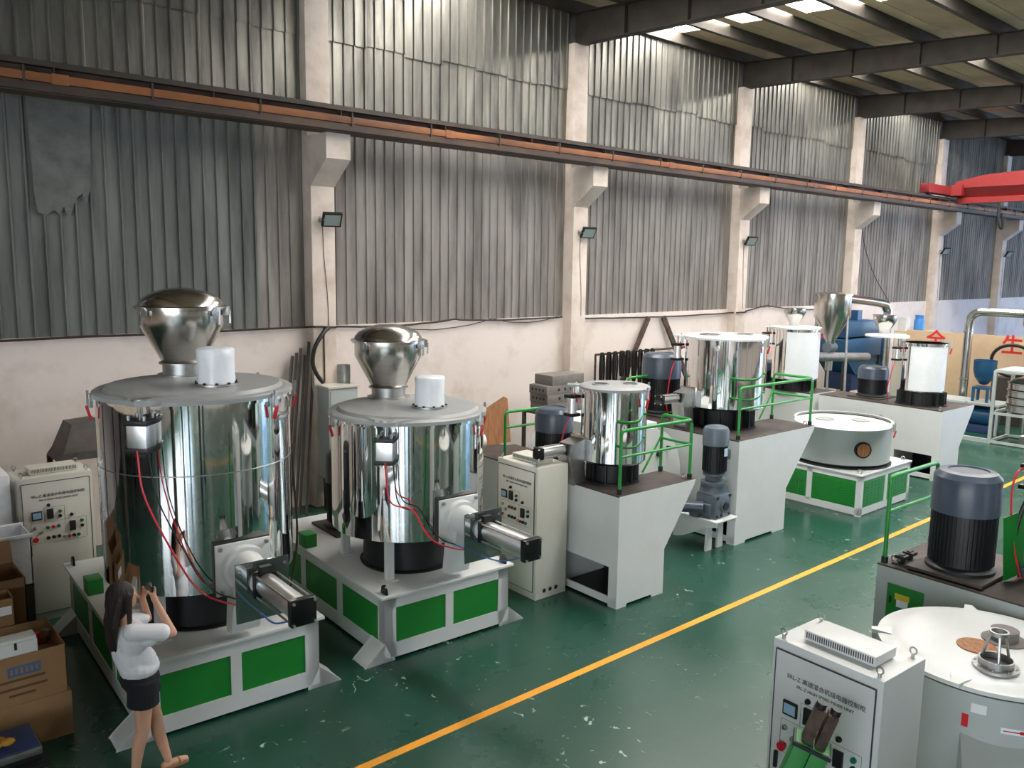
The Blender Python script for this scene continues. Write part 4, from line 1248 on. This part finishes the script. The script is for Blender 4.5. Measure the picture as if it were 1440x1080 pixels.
for k in range(9):
    x = 13.35 + 0.21 * k
    w_ = random.uniform(0.05, 0.068)
    h_ = random.uniform(0.55, 0.95)
    b = B()
    for q in range(3):
        ox = random.uniform(-0.012, 0.012)
        y = 12.338 - 0.028 * q
        pts = [(x + ox + w_ * math.sin(2 * PI * i / 18) * (0.75 + 0.25 * math.cos(2 * PI * i / 18) + 0.1 * q), y, 2.262 - h_ / 2 + (h_ / 2) * math.cos(2 * PI * i / 18)) for i in range(19)]
        b.tube(pts, 0.018, 6)
    tag(b.build('hose_coil', 'hose_black'), 'coil of black rubber hose hanging from the steel rack', 'hose', 'hose coils on the rack')
# stacked perforated grey blocks on a bench
t = thing('workbench', 'plain steel bench under the stacked grey blocks by the wall', 'bench', (10.7, 11.2, 0))
box('top', 'dark_steel', t, 0, 1.15, 0, 0.75, 1.30, 1.34)
for x in (0.03, 1.12):
    for y in (0.03, 0.72):
        box('leg', 'dark_steel', t, x - 0.03, x + 0.03, y - 0.03, y + 0.03, 0, 1.30)
for k, (x0, x1, z0, z1, lab) in enumerate(((10.78, 11.72, 1.34, 1.52, 'lowest of the stack'), (10.76, 11.74, 1.52, 1.69, 'second in the stack'), (10.74, 11.70, 1.69, 1.86, 'third in the stack'), (10.88, 11.74, 1.86, 2.05, 'topmost and unperforated'))):
    t = thing('grey_block', 'grey stone-like block on the bench by the wall, ' + lab, 'block', (x0, 11.3, z0))
    B().box(0, x1 - x0, 0, 0.5, 0, z1 - z0, bev=0.012).build('body', 'stone_grey', t)
    if k in (1, 2):
        for q in range(4):
            B().cyl((0.32 + 0.16 * q, -0.002, 0.085), (0.32 + 0.16 * q, 0.004, 0.085), 0.03, n=12).build('hole', 'black', t)
        for q in range(4):
            B().cyl((-0.002, 0.1 + 0.1 * q, 0.085), (0.004, 0.1 + 0.1 * q, 0.085), 0.028, n=12).build('hole', 'black', t)

# shelf with plywood and red cloth between the shorter mixer and the cabinet
t = thing('tool_shelf', 'dark steel tool shelf behind the cream control cabinet', 'shelf', (7.05, 9.55, 0))
for x in (0, 1.35):
    for y in (0, 0.55):
        box('upright', 'dark_steel', t, x - 0.02, x + 0.02, y - 0.02, y + 0.02, 0, 1.3)
for z in (0.2, 0.62, 1.04, 1.28):
    box('shelf_board', 'dark_steel', t, -0.02, 1.37, -0.02, 0.57, z, z + 0.025)
t = thing('plywood_sheet', 'light brown plywood sheet with a slanted top edge, standing on the tool shelf', 'wood panel', (8.05, 9.95, 1.305))
B().prism([(0, 0), (0.62, 0), (0.62, 0.70), (0.55, 0.74), (0, 0.52)], -0.009, 0.009, 'y', M=Matrix.Rotation(math.radians(-8), 4, 'X')).build('panel', 'wood', t)
t = thing('white_drum', 'short white plastic drum lying on the shelf below the plywood sheet', 'drum', (7.75, 9.8, 1.305))
B().cyl((-0.2, 0, 0.13), (0.2, 0, 0.13), 0.13, n=24).build('barrel', 'white_paint', t)
B().cyl((0.2, 0, 0.13), (0.225, 0, 0.13), 0.1, n=24).build('cap', 'white_paint', t)
b = B()
random.seed(3)
for k in range(7):
    b.ball((random.uniform(-0.18, 0.18), random.uniform(-0.1, 0.1), 0.07 + random.uniform(0, 0.06)), 0.11, 0.1, 0.07, u=12, v=8)
o = b.build('red_cloth', 'hose_red', None, (7.95, 9.75, 1.065))
tag(o, 'crumpled bright red cloth on the shelf beside the cream control cabinet', 'cloth')

# ================================================================== left corner clutter
t = thing('cardboard_box', 'closed brown cardboard box, lowest of the stack behind the standing person', 'box', (0.35, 7.66, 0))
B().box(0, 1.27, 0, 0.72, 0, 0.40, bev=0.006).build('carton', 'cardboard', t)
box('tape', 'cardboard_dark', t, 0, 1.27, 0.33, 0.39, 0.4, 0.402)
t = thing('cardboard_box', 'brown cardboard box with blue print, open and full of oddments', 'box', (0.35, 7.67, 0.402))
for d in ((0, 1.245, 0, 0.006, 0, 0.43), (0, 1.245, 0.68, 0.686, 0, 0.43), (0, 0.006, 0, 0.686, 0, 0.43), (1.239, 1.245, 0, 0.686, 0, 0.43), (0.007, 1.238, 0.007, 0.679, 0, 0.28)):
    box('carton_side', 'cardboard', t, *d)
pr = B().box(0.80, 1.05, -0.0015, 0, 0.25, 0.34).build('blue_print', 'print_blue', t)
for k in range(6):
    box('letter_gap', 'cardboard', pr, 0.82 + 0.038 * k, 0.838 + 0.038 * k, -0.002, -0.001, 0.27, 0.32)
for z, x0, x1 in ((0.205, 0.72, 1.08), (0.135, 0.62, 1.09), (0.075, 0.8, 1.0)):
    box('printed_line', 'print_brown', t, x0, x1, -0.0015, 0, z, z + 0.022)
for k in range(10):
    x, y = 0.66 + 0.06 * k + random.uniform(-0.02, 0.02), 0.25 + random.uniform(0, 0.35)
    B().box(-0.05, 0.05, -0.03, 0.03, 0, 0.06 + 0.06 * random.random(), bev=0.01, M=Matrix.Translation((x, y, 0.28)) @ Matrix.Rotation(random.uniform(0, 3), 4, 'Z')).build('oddment', ('rust', 'dark_steel', 'red_plastic', 'cardboard_dark', 'galvanised')[k % 5], t)
t = thing('white_case', 'small white metal case with a black catch, resting in the open carton', 'case', (1.06, 7.69, 0.69))
B().box(0, 0.33, 0, 0.16, 0, 0.245, bev=0.008).build('shell', 'white_paint', t)
B().box(0.005, 0.325, 0.004, 0.156, 0.245, 0.275, bev=0.008).build('cover', 'white_paint', t)
B().box(0.155, 0.175, -0.012, 0.0, 0.19, 0.25, bev=0.003).build('catch', 'black', t)
t = thing('cardboard_box', 'tall open brown carton with raised flaps, behind the white metal case', 'box', (0.55, 8.66, 0))
for d in ((0, 0.95, 0, 0.008, 0, 1.16), (0, 0.95, 0.55, 0.558, 0, 1.16), (0, 0.008, 0, 0.558, 0, 1.16), (0.942, 0.95, 0, 0.558, 0, 1.16), (0.009, 0.941, 0.009, 0.549, 0, 0.95)):
    box('carton_side', 'cardboard_dark', t, *d)
B().box(0, 0.95, -0.006, 0.006, 0, 0.22, M=Matrix.Translation((0, 0.55, 1.15)) @ Matrix.Rotation(math.radians(-25), 4, 'X')).build('flap', 'cardboard_dark', t)
t = thing('parts_carton', 'small open carton with a white paper label, in front of the tall carton', 'box', (0.75, 8.395, 0))
for d in ((0, 0.6, 0, 0.006, 0, 1.08), (0, 0.6, 0.25, 0.256, 0, 1.08), (0, 0.006, 0, 0.256, 0, 1.08), (0.594, 0.6, 0, 0.256, 0, 1.08), (0.007, 0.593, 0.007, 0.249, 0, 0.9)):
    box('carton_side', 'cardboard', t, *d)
box('paper_label', 'white_film', t, 0.34, 0.58, -0.002, 0, 0.93, 1.01)
# flat trolley with a padded blue top
t = thing('flat_trolley', 'low black trolley carrying a blue tool case, beside the cardboard boxes', 'trolley', (0.45, 7.02, 0))
B().box(0, 0.86, 0, 0.52, 0.13, 0.165, bev=0.02).build('deck', 'black', t)
for x in (0.1, 0.76):
    for y in (0.08, 0.44):
        B().cyl((x, y - 0.02, 0.05), (x, y + 0.02, 0.05), 0.05, n=16).build('castor', 'galvanised', t)
        B().box(x - 0.025, x + 0.025, y - 0.03, y + 0.03, 0.07, 0.13).build('castor_fork', 'galvanised', t)
t = thing('tool_case', 'dark blue tool case with a pale metal edge, lying on the low trolley', 'case', (0.5, 7.1, 0.167))
B().box(0, 0.76, 0, 0.42, 0, 0.05, bev=0.006).build('tray', 'black', t)
B().box(-0.005, 0.765, -0.005, 0.425, 0.05, 0.11, bev=0.006).build('rim', 'galvanised', t)
B().box(0.005, 0.755, 0.005, 0.415, 0.11, 0.125, bev=0.006).build('top_pad', 'blue_dark', t)
b = B()
for k in range(8):
    b.ball((random.uniform(-0.12, 0.12), random.uniform(-0.07, 0.07), 0.03 + random.uniform(0, 0.03)), 0.055, 0.035, 0.03, u=10, v=6)
tag(b.build('work_gloves', 'yellow_cloth', None, (0.93, 7.26, 0.292)), 'crumpled yellow work gloves lying on the blue tool case', 'gloves')
t = thing('plastic_bin', 'clear plastic bin beside the cream cabinet in the dark corner', 'bin', (1.15, 9.55, 0))
for d in ((0, 0.58, 0, 0.01, 0.75, 1.3), (0, 0.58, 0.44, 0.45, 0.75, 1.3), (0, 0.01, 0, 0.45, 0.75, 1.3), (0.57, 0.58, 0, 0.45, 0.75, 1.3), (0, 0.58, 0, 0.45, 0.75, 0.77)):
    box('bin_side', 'film', t, *d)
for y0 in (-0.02, 0.45):
    B().box(-0.02, 0.6, y0, y0 + 0.02, 1.27, 1.31, bev=0.004).build('bin_rim', 'film', t)
box('bin_stand', 'dark_steel', t, 0.0, 0.58, 0.0, 0.45, 0.0, 0.75)
t = thing('wrapped_cabinet', 'grey control cabinet in clear plastic wrap, behind the clear plastic bin', 'cabinet', (0.95, 10.45, 0))
B().box(0, 0.77, 0, 0.55, 0, 1.72, bev=0.006).build('body', 'tank_grey', t)
B().box(-0.012, 0.782, -0.012, 0.562, 0.5, 1.75, bev=0.03).build('plastic_wrap', 'film', t)
B().box(0.12, 0.6, 0.1, 0.4, 1.75, 1.81, bev=0.02).build('vent_cowl', 'tank_grey', t)
t = thing('sheet_metal_hood', 'dark sheet-metal hood with a sloping side, on a stand by the plaster wall', 'hood', (2.72, 11.6, 0))
hb = B()
lo_ = [(-0.32, -0.3, 1.62), (0.36, -0.3, 1.62), (0.36, 0.3, 1.62), (-0.32, 0.3, 1.62)]
mi_ = [(-0.25, -0.3, 1.72), (0.36, -0.3, 1.72), (0.36, 0.3, 1.72), (-0.25, 0.3, 1.72)]
hi_ = [(-0.12, -0.22, 2.06), (0.22, -0.22, 2.08), (0.22, 0.22, 2.08), (-0.12, 0.22, 2.06)]
rs_ = [[hb.bm.verts.new(v) for v in q] for q in (lo_, mi_, hi_)]
for a_, c_ in zip(rs_, rs_[1:]):
    for k in range(4):
        hb.bm.faces.new((a_[k], a_[(k + 1) % 4], c_[(k + 1) % 4], c_[k]))
hb.bm.faces.new(rs_[0][::-1])
hb.bm.faces.new(rs_[2])
hb.build('hood_shell', 'old_steel', t, smooth=False)
for x in (-0.3, 0.3):
    for y in (-0.22, 0.22):
        box('leg', 'dark_steel', t, x - 0.03, x + 0.03, y - 0.03, y + 0.03, 0, 1.62)

# ================================================================== overhead crane
t = thing('overhead_crane', 'red bridge crane girder running out from the clad wall', 'crane', (30.0, 0, 0))
g = B()
sec_y = [(11.75, 0.45), (10.9, 0.85), (9.7, 1.0), (-8.0, 1.0), (-9.3, 0.5)]
rings = []
for y, f_ in sec_y:
    zt_ = 6.86 + 0.44 * f_
    pts = [(-0.16, 6.36), (0.16, 6.36), (0.16, 6.52), (0.05, 6.56), (0.30, 6.86), (0.30, zt_), (-0.30, zt_), (-0.30, 6.86), (-0.05, 6.56), (-0.16, 6.52)]
    rings.append([g.bm.verts.new((x, y, z)) for x, z in pts])
for a_, c_ in zip(rings, rings[1:]):
    for k in range(10):
        g.bm.faces.new((a_[k], a_[(k + 1) % 10], c_[(k + 1) % 10], c_[k]))
g.bm.faces.new(rings[0][::-1])
g.bm.faces.new(rings[-1])
g.build('bridge_girder', 'crane_red', t, smooth=False)
B().box(-2.1, 1.6, 11.84, 12.14, 6.62, 6.9, bev=0.02).build('end_truck', 'crane_red', t)
for x in (-1.8, 1.3):
    B().cyl((x, 11.94, 6.655), (x, 12.04, 6.655), 0.1, n=20).build('wheel', 'dark_steel', t)
B().box(-0.45, -0.2, 11.5, 11.84, 6.6, 6.95).box(0.2, 0.45, 11.5, 11.84, 6.6, 6.95).build('girder_seat', 'crane_red', t)
B().tube(bez([(-0.2, 10.4, 6.36), (-0.22, 10.4, 5.9), (-0.2, 10.35, 5.6), (-0.12, 10.3, 5.5), (-0.06, 10.3, 5.62), (-0.1, 10.35, 6.0)], 8), 0.035, 6).build('festoon_cable', 'hose_black', t)
B().box(-0.2, 0.2, 3.0, 3.7, 5.95, 6.32, bev=0.03).build('hoist', 'crane_red', t)

# ================================================================== far end of the hall
t = thing('dust_cyclone', 'tall steel cyclone hopper with a cone bottom, behind the film-wrapped vessel', 'cyclone', (19.85, 10.55, 0))
B().lathe([(0.44, 3.52), (0.44, 2.95), (0.1, 2.32), (0.1, 2.25)], 0, 0, 40).build('cyclone_body', 'brushed', t)
B().lathe([(0.47, 3.5), (0.47, 3.53), (0.3, 3.56), (0, 3.58)], 0, 0, 40).build('cap', 'brushed', t)
B().cyl((-0.16, 0, 2.18), (0.16, 0, 2.18), 0.13, n=24).build('rotary_valve', 'gear_grey', t)
for k in range(3):
    a = 2 * PI * k / 3 + 0.5
    B().tube([(0.42 * math.cos(a), 0.42 * math.sin(a), 3.0), (0.5 * math.cos(a), 0.5 * math.sin(a), 0)], 0.03, 8).build('leg', 'galvanised', t)
B().tube(bez([(0.1, 0, 3.42), (0.8, 0, 3.4), (2.6, 0, 3.24), (2.95, 0, 3.1), (3.05, 0, 2.7), (3.05, 0, 0.1)], 8), 0.115, 16).build('duct', 'brushed', t)
B().cyl((0.0, 0, 2.06), (0, 0, 1.6), 0.09, n=16).build('outlet', 'galvanised', t)
B().tube([(-0.7, 0.0, 1.98), (1.9, -0.05, 1.82)], 0.12, 14).build('screw_tube', 'galvanised', t)

t = thing('pulveriser', 'blue painted pulveriser machine beside the steel duct, by the far wall', 'machine', (21.4, 11.0, 0))
B().box(0.1, 2.1, 0, 0.9, 2.3, 2.72, bev=0.03).build('upper_housing', 'blue_paint', t)
B().box(0.0, 2.3, -0.1, 1.0, 1.75, 2.26, bev=0.03).build('middle_housing', 'blue_paint', t)
B().prism([(0.2, 1.75), (2.2, 1.75), (1.7, 1.25), (0.8, 1.25)], 0.0, 0.9, 'y').build('collecting_chute', 'blue_paint', t)
B().box(0.7, 1.9, 0.05, 0.85, 0.8, 1.28, bev=0.02).build('lower_housing', 'blue_dark', t)
B().box(1.3, 1.55, 0.3, 0.6, 2.72, 3.0).build('feed_chute', 'blue_paint', t)
for x in (0.15, 2.1):
    for y in (0.0, 0.85):
        box('leg', 'dark_steel', t, x - 0.05, x + 0.05, y - 0.05, y + 0.05, 0, 1.76)

t = thing('partition_board', 'cream partition board with red slogan characters, across the far end', 'partition', (26.0, 3.0, 0))
wd_ = (11.35 - 3.0) / 5
for k in range(5):
    B().box(-0.03, 0.03, k * wd_ + 0.004, (k + 1) * wd_ - 0.004, 0, 2.33, bev=0.004).build('board', 'partition', t)
for ch, y in (('全', 10.46), ('生', 8.38)):
    text('slogan_character', ch, 0.56, 'red_letter', t, (-0.034, y - 3.0, 2.06), (PI / 2, 0, -PI / 2), bold=0.012)
t = thing('storage_locker', 'pale locker standing against the far wall beyond the slogan board', 'locker', (26.35, 11.0, 0))
B().box(0, 1.3, 0, 0.9, 0, 2.24, bev=0.01).build('carcass', 'partition', t)
for k in range(2):
    B().box(-0.012, 0.0, 0.03 + 0.43 * k, 0.44 + 0.43 * k, 0.1, 2.2).build('locker_door', 'cream_paint', t)
t = thing('water_bottle', 'large translucent blue water bottle on the pale locker', 'bottle', (26.95, 11.4, 2.242))
B().lathe([(0, 0), (0.15, 0), (0.155, 0.03), (0.155, 0.32), (0.12, 0.40), (0.13, 0.43), (0.13, 0.5), (0.0, 0.5)], 0, 0, 28).build('bottle_body', 'blue_drum', t)
t = thing('white_carton', 'white carton on the pale locker beside the blue water bottle', 'box', (26.5, 11.62, 2.242))
B().box(0, 0.3, 0, 0.25, 0, 0.4, bev=0.006).build('carton_body', 'white_paint', t)
box('carton_lid', 'white_paint', t, -0.005, 0.305, -0.005, 0.255, 0.36, 0.41)

t = thing('sieve_frame', 'grey steel frame around the vibrating sieve, at the far aisle side', 'frame', (21.85, 6.2, 0))
for x in (0, 1.2):
    for y in (0, 1.15):
        box('post', 'tank_grey', t, x - 0.035, x + 0.035, y - 0.035, y + 0.035, 0, 1.78)
for z in (1.74, 0.72, 0.02):
    for y in (0, 1.15):
        box('cross_rail', 'tank_grey', t, 0.036, 1.164, y - 0.03, y + 0.03, z, z + 0.06)
    for x in (0, 1.2):
        box('side_rail', 'tank_grey', t, x - 0.03, x + 0.03, 0.036, 1.114, z, z + 0.06)
box('top_plate', 'tank_grey', t, 0.03, 1.17, 0.03, 1.12, 1.8, 1.81)
box('floor_rail', 'tank_grey', t, -0.05, 0.05, 1.19, 1.95, 0.0, 0.1)
t = thing('vibrating_sieve', 'round stainless vibrating sieve with stacked rings inside the grey frame', 'sieve', (22.45, 6.78, 0.785))
for k in range(4):
    B().lathe([(0.40, 0.18 * k), (0.45, 0.02 + 0.18 * k), (0.45, 0.14 + 0.18 * k), (0.47, 0.15 + 0.18 * k), (0.47, 0.17 + 0.18 * k), (0.40, 0.175 + 0.18 * k)], 0, 0, 40).build('sieve_ring', 'brushed', t)
B().lathe([(0, 0.72), (0.44, 0.72), (0.3, 0.8), (0, 0.82)], 0, 0, 32).build('sieve_lid', 'brushed', t)
t = thing('blue_hopper', 'blue funnel hopper on a short blue stand, in front of the slogan board', 'hopper', (23.3, 8.1, 0))
B().lathe([(0.02, 1.22), (0.10, 1.25), (0.22, 1.42), (0.27, 1.62), (0.27, 1.86), (0.285, 1.87), (0.25, 1.87), (0.25, 1.6), (0.0, 1.3)], 0, 0, 36).build('bowl', 'blue_paint', t)
B().box(-0.2, 0.2, -0.2, 0.2, 1.12, 1.18).build('stand_top', 'blue_paint', t)
for x in (-0.17, 0.17):
    for y in (-0.17, 0.17):
        box('stand_leg', 'blue_paint', t, x - 0.03, x + 0.03, y - 0.03, y + 0.03, 0.792, 1.12)
t = thing('packing_table', 'grey steel table carrying the blue funnel hopper', 'table', (22.9, 7.55, 0))
box('table_top', 'tank_grey', t, 0, 0.9, 0, 1.6, 0.74, 0.79)
for x in (0.05, 0.85):
    for y in (0.05, 1.55):
        box('leg', 'tank_grey', t, x - 0.03, x + 0.03, y - 0.03, y + 0.03, 0, 0.74)
t = thing('blue_extruder', 'dark blue machine body under the grey steel table', 'machine', (23.3, 7.65, 0))
B().cyl((0, 0.05, 0.42), (0, 1.3, 0.42), 0.25, n=28).build('barrel', 'blue_paint', t)
B().box(-0.28, 0.28, 0.1, 1.25, 0, 0.2, bev=0.02).build('bed', 'blue_dark', t)
t = thing('steel_duct', 'steel duct rising and bending over to a second cyclone, before the slogan board', 'duct', (24.3, 8.95, 0))
B().tube([(0, 0, 0), (0, 0, 2.55)] + bez([(0, 0, 2.7), (0, -0.05, 2.92), (0, -0.22, 3.04), (0, -0.5, 3.06)], 6) + [(0, -1.35, 3.06)], 0.11, 16).build('duct_run', 'brushed', t)
B().lathe([(0.34, 3.2), (0.34, 2.8), (0.08, 2.2), (0.08, 1.9)], 0, -1.65, 32).build('cyclone_body', 'brushed', t)
B().lathe([(0.35, 3.2), (0.0, 3.22)], 0, -1.65, 32).build('cyclone_cap', 'brushed', t)
for z in (1.2, 2.5):
    B().lathe([(0.13, z), (0.13, z + 0.03), (0.1, z + 0.03), (0.1, z)], 0, 0, 24, close=True).build('duct_flange', 'galvanised', t)
for sx in (-1, 1):
    B().tube([(sx * 0.3, -1.65, 2.9), (sx * 0.36, -1.65, 0)], 0.025, 8).build('cyclone_leg', 'galvanised', t)
t = thing('drive_belt', 'wide black belt loop standing behind the blue funnel hopper', 'belt', (24.9, 8.0, 0.74))
B().tube([(0.0, 0.52 * math.cos(2 * PI * k / 28), 1.02 + 0.42 * math.sin(2 * PI * k / 28)) for k in range(29)], 0.045, 6).build('belt_loop', 'black', t)
B().box(-0.2, 0.2, -0.4, 0.4, -0.74, 0.56).build('belt_stand', 'dark_steel', t)


# ================================================================== the person taking a photograph
def remeshed(b, name, material, parent, vox=0.008, sm=4):
    """fuse overlapping volumes into one continuous skin"""
    me = b.mesh(name, material)
    o = bpy.data.objects.new(name, me)
    COL.objects.link(o)
    r = o.modifiers.new('r', 'REMESH')
    r.mode = 'VOXEL'
    r.voxel_size = vox
    s_ = o.modifiers.new('s', 'SMOOTH')
    s_.iterations = sm
    s_.factor = 0.5
    dg = bpy.context.evaluated_depsgraph_get()
    m2 = bpy.data.meshes.new_from_object(o.evaluated_get(dg))
    bpy.data.objects.remove(o)
    m2.name = name
    m2.materials.clear()
    m2.materials.append(MATS[material])
    m2.shade_smooth()
    return put(name, m2, parent)


PX, PY = 1.94, 6.60
t = thing('person', 'person in white t-shirt and black shorts, standing and photographing the tall mixer', 'person', (PX, PY, 0))
V = lambda x, y, z: Vector((x - PX, y - PY, z))
J = dict(pel=V(1.89, 6.615, 0.86), chest=V(1.835, 6.635, 1.17), neck=V(1.80, 6.645, 1.36), head=V(1.805, 6.645, 1.535),
         rsh=V(1.82, 6.49, 1.30), relb=V(2.095, 6.43, 1.23), rwr=V(2.035, 6.565, 1.435), lsh=V(1.85, 6.79, 1.30), lelb=V(2.04, 6.86, 1.22), lwr=V(1.975, 6.745, 1.455),
         rhip=V(1.89, 6.535, 0.83), rkn=V(1.875, 6.545, 0.45), ran=V(1.805, 6.575, 0.075), lhip=V(1.905, 6.69, 0.83), lkn=V(2.01, 6.665, 0.45), lan=V(2.075, 6.615, 0.075))
ph = V(2.005, 6.645, 1.545)
b = B()
b.ball(J['pel'], 0.125, 0.155, 0.13)
b.cap(J['pel'], J['chest'], 0.105, 0.11)
b.ball(J['chest'], 0.105, 0.15, 0.16)
b.cap(J['chest'] + Vector((-0.01, 0, 0.1)), J['neck'], 0.07, 0.048)
b.cap(J['neck'], J['head'], 0.047, 0.05)
b.ball(J['head'], 0.096, 0.076, 0.115)
b.ball(J['head'] + Vector((0.035, 0, -0.06)), 0.055, 0.052, 0.055)
b.cap(J['head'] + Vector((0.09, 0, 0.0)), J['head'] + Vector((0.112, 0, -0.03)), 0.01, 0.014)          # nose
b.ball(J['head'] + Vector((0.085, 0, -0.065)), 0.012, 0.024, 0.008)                                       # mouth
for sy in (-1, 1):
    b.ball(J['head'] + Vector((-0.005, 0.077 * sy, -0.01)), 0.018, 0.01, 0.03)                             # ears
    b.ball(J['head'] + Vector((0.083, 0.032 * sy, 0.008)), 0.012, 0.016, 0.010)                            # eyes
for s_ in 'rl':
    b.cap(J[s_ + 'sh'], J[s_ + 'elb'], 0.048, 0.036)
    b.cap(J[s_ + 'elb'], J[s_ + 'wr'], 0.037, 0.025)
    b.cap(J[s_ + 'hip'], J[s_ + 'kn'], 0.086, 0.054)
    b.cap(J[s_ + 'kn'], J[s_ + 'kn'].lerp(J[s_ + 'an'], 0.35) + Vector((-0.012, 0, 0)), 0.052, 0.053)
    b.cap(J[s_ + 'kn'].lerp(J[s_ + 'an'], 0.35) + Vector((-0.012, 0, 0)), J[s_ + 'an'], 0.052, 0.031)
    an = J[s_ + 'an']
    b.cap(an + Vector((-0.03, 0, -0.045)), an + Vector((0.14, 0, -0.05)), 0.03, 0.024)
    b.ball(an + Vector((0.07, 0, -0.045)), 0.08, 0.036, 0.03)
    # hand closing on the phone
    sd = -1 if s_ == 'r' else 1
    wr = J[s_ + 'wr']
    edge = ph + Vector((-0.005, 0.062 * sd, -0.01))
    palm = wr.lerp(edge, 0.55)
    b.cap(wr, palm, 0.024, 0.026)
    b.ball(palm.lerp(edge, 0.4), 0.022, 0.026, 0.034)
    for k in range(4):
        base = palm.lerp(edge, 0.45) + Vector((0.012, 0.004 * sd, 0.030 - 0.019 * k))
        mid = edge + Vector((0.028, 0.004 * sd, 0.036 - 0.02 * k))
        tip = edge + Vector((0.030, (-0.024 + 0.004 * (k - 1.5) ** 2 * 0.4) * sd, 0.036 - 0.02 * k))
        b.cap(base, mid, 0.0095, 0.009, 8)
        b.cap(mid, tip, 0.009, 0.0075, 8)
    tb = palm + Vector((-0.01, 0, 0.01))
    b.cap(tb, edge + Vector((-0.026, 0.0, 0.02)), 0.011, 0.0095, 8)
    b.cap(edge + Vector((-0.026, 0.0, 0.02)), edge + Vector((-0.024, -0.03 * sd, 0.012)), 0.0095, 0.008, 8)
remeshed(b, 'body', 'skin', t, 0.0065, 3)
# t-shirt
b = B()
b.ball(J['chest'] + Vector((0.005, 0, 0.02)), 0.135, 0.178, 0.15)
b.ball(J['chest'] + Vector((0.0, 0, 0.09)), 0.10, 0.165, 0.075)
b.cap(J['chest'] + Vector((-0.01, 0, -0.05)), J['pel'] + Vector((-0.005, 0, 0.09)), 0.135, 0.145)
b.ball(J['pel'] + Vector((0.0, 0, 0.09)), 0.15, 0.175, 0.10)
b.ball(J['pel'].lerp(J['chest'], 0.45) + Vector((0.05, -0.08, 0)), 0.09, 0.08, 0.13)
for s_ in 'rl':
    e_ = J[s_ + 'sh'].lerp(J[s_ + 'elb'], 0.72)
    b.cap(J[s_ + 'sh'] + Vector((-0.01, 0, -0.005)), e_, 0.066, 0.070)
    b.ball(J[s_ + 'sh'].lerp(J[s_ + 'elb'], 0.5) + Vector((-0.03, 0, -0.06)), 0.07, 0.05, 0.05)
remeshed(b, 't_shirt', 'tshirt', t, 0.0075, 4)
# shorts
b = B()
b.ball(J['pel'] + Vector((0, 0, -0.01)), 0.148, 0.172, 0.12)
for s_ in 'rl':
    d = (J[s_ + 'kn'] - J[s_ + 'hip']).normalized()
    b.cyl(J[s_ + 'hip'] + Vector((0, 0, 0.04)), J[s_ + 'hip'] + d * 0.17, 0.115, 0.122, 20)
remeshed(b, 'shorts', 'shorts', t, 0.0075, 2)
# hair: cap, side fall and long back
b = B()
h = J['head']
b.ball(h + Vector((-0.022, 0, 0.022)), 0.108, 0.094, 0.112)
b.ball(h + Vector((-0.05, 0, -0.05)), 0.085, 0.098, 0.13)
for k in range(15):
    y = -0.098 + 0.014 * k
    x = -0.085 + 0.35 * abs(y) * 0.5
    ln = 0.40 - 0.35 * abs(y) + 0.03 * math.sin(k * 2.3)
    b.cap(h + Vector((x + 0.01, y * 0.85, 0.0)), h + Vector((x - 0.035, y * 0.98, -ln * 0.55)), 0.028, 0.026, 10)
    b.cap(h + Vector((x - 0.035, y * 0.98, -ln * 0.55)), h + Vector((x - 0.035 + 0.01 * math.sin(k), y * 0.9, -ln)), 0.026, 0.010, 10)
for sy in (-1, 1):
    b.cap(h + Vector((0.02, 0.082 * sy, 0.02)), h + Vector((0.01, 0.10 * sy, -0.2)), 0.026, 0.018, 10)
remeshed(b, 'hair', 'hair', t, 0.007, 2)
for s_ in 'rl':
    an = J[s_ + 'an']
    so = B()
    so.prism([(an.x - 0.065, an.y - 0.03), (an.x + 0.05, an.y - 0.042), (an.x + 0.15, an.y - 0.036), (an.x + 0.17, an.y), (an.x + 0.15, an.y + 0.036), (an.x + 0.05, an.y + 0.042), (an.x - 0.065, an.y + 0.03)], 0.0, 0.016, 'z')
    o = so.build('sandal', 'cardboard', t)
    B().tube([(an.x + 0.09, an.y - 0.042, 0.014), (an.x + 0.085, an.y - 0.034, 0.045), (an.x + 0.08, an.y, 0.06), (an.x + 0.085, an.y + 0.034, 0.045), (an.x + 0.09, an.y + 0.042, 0.014)], 0.007, 6).build('strap', 'cardboard', o)
t = thing('smartphone', 'small dark smartphone held up in both hands by the standing person', 'phone', (ph.x + PX, ph.y + PY, ph.z - 0.035))
B().box(-0.005, 0.005, -0.072, 0.072, 0.0, 0.07, bev=0.004).build('phone_body', 'phone', t)
box('phone_screen', 'screen', t, -0.0062, -0.005, -0.064, 0.064, 0.004, 0.066)
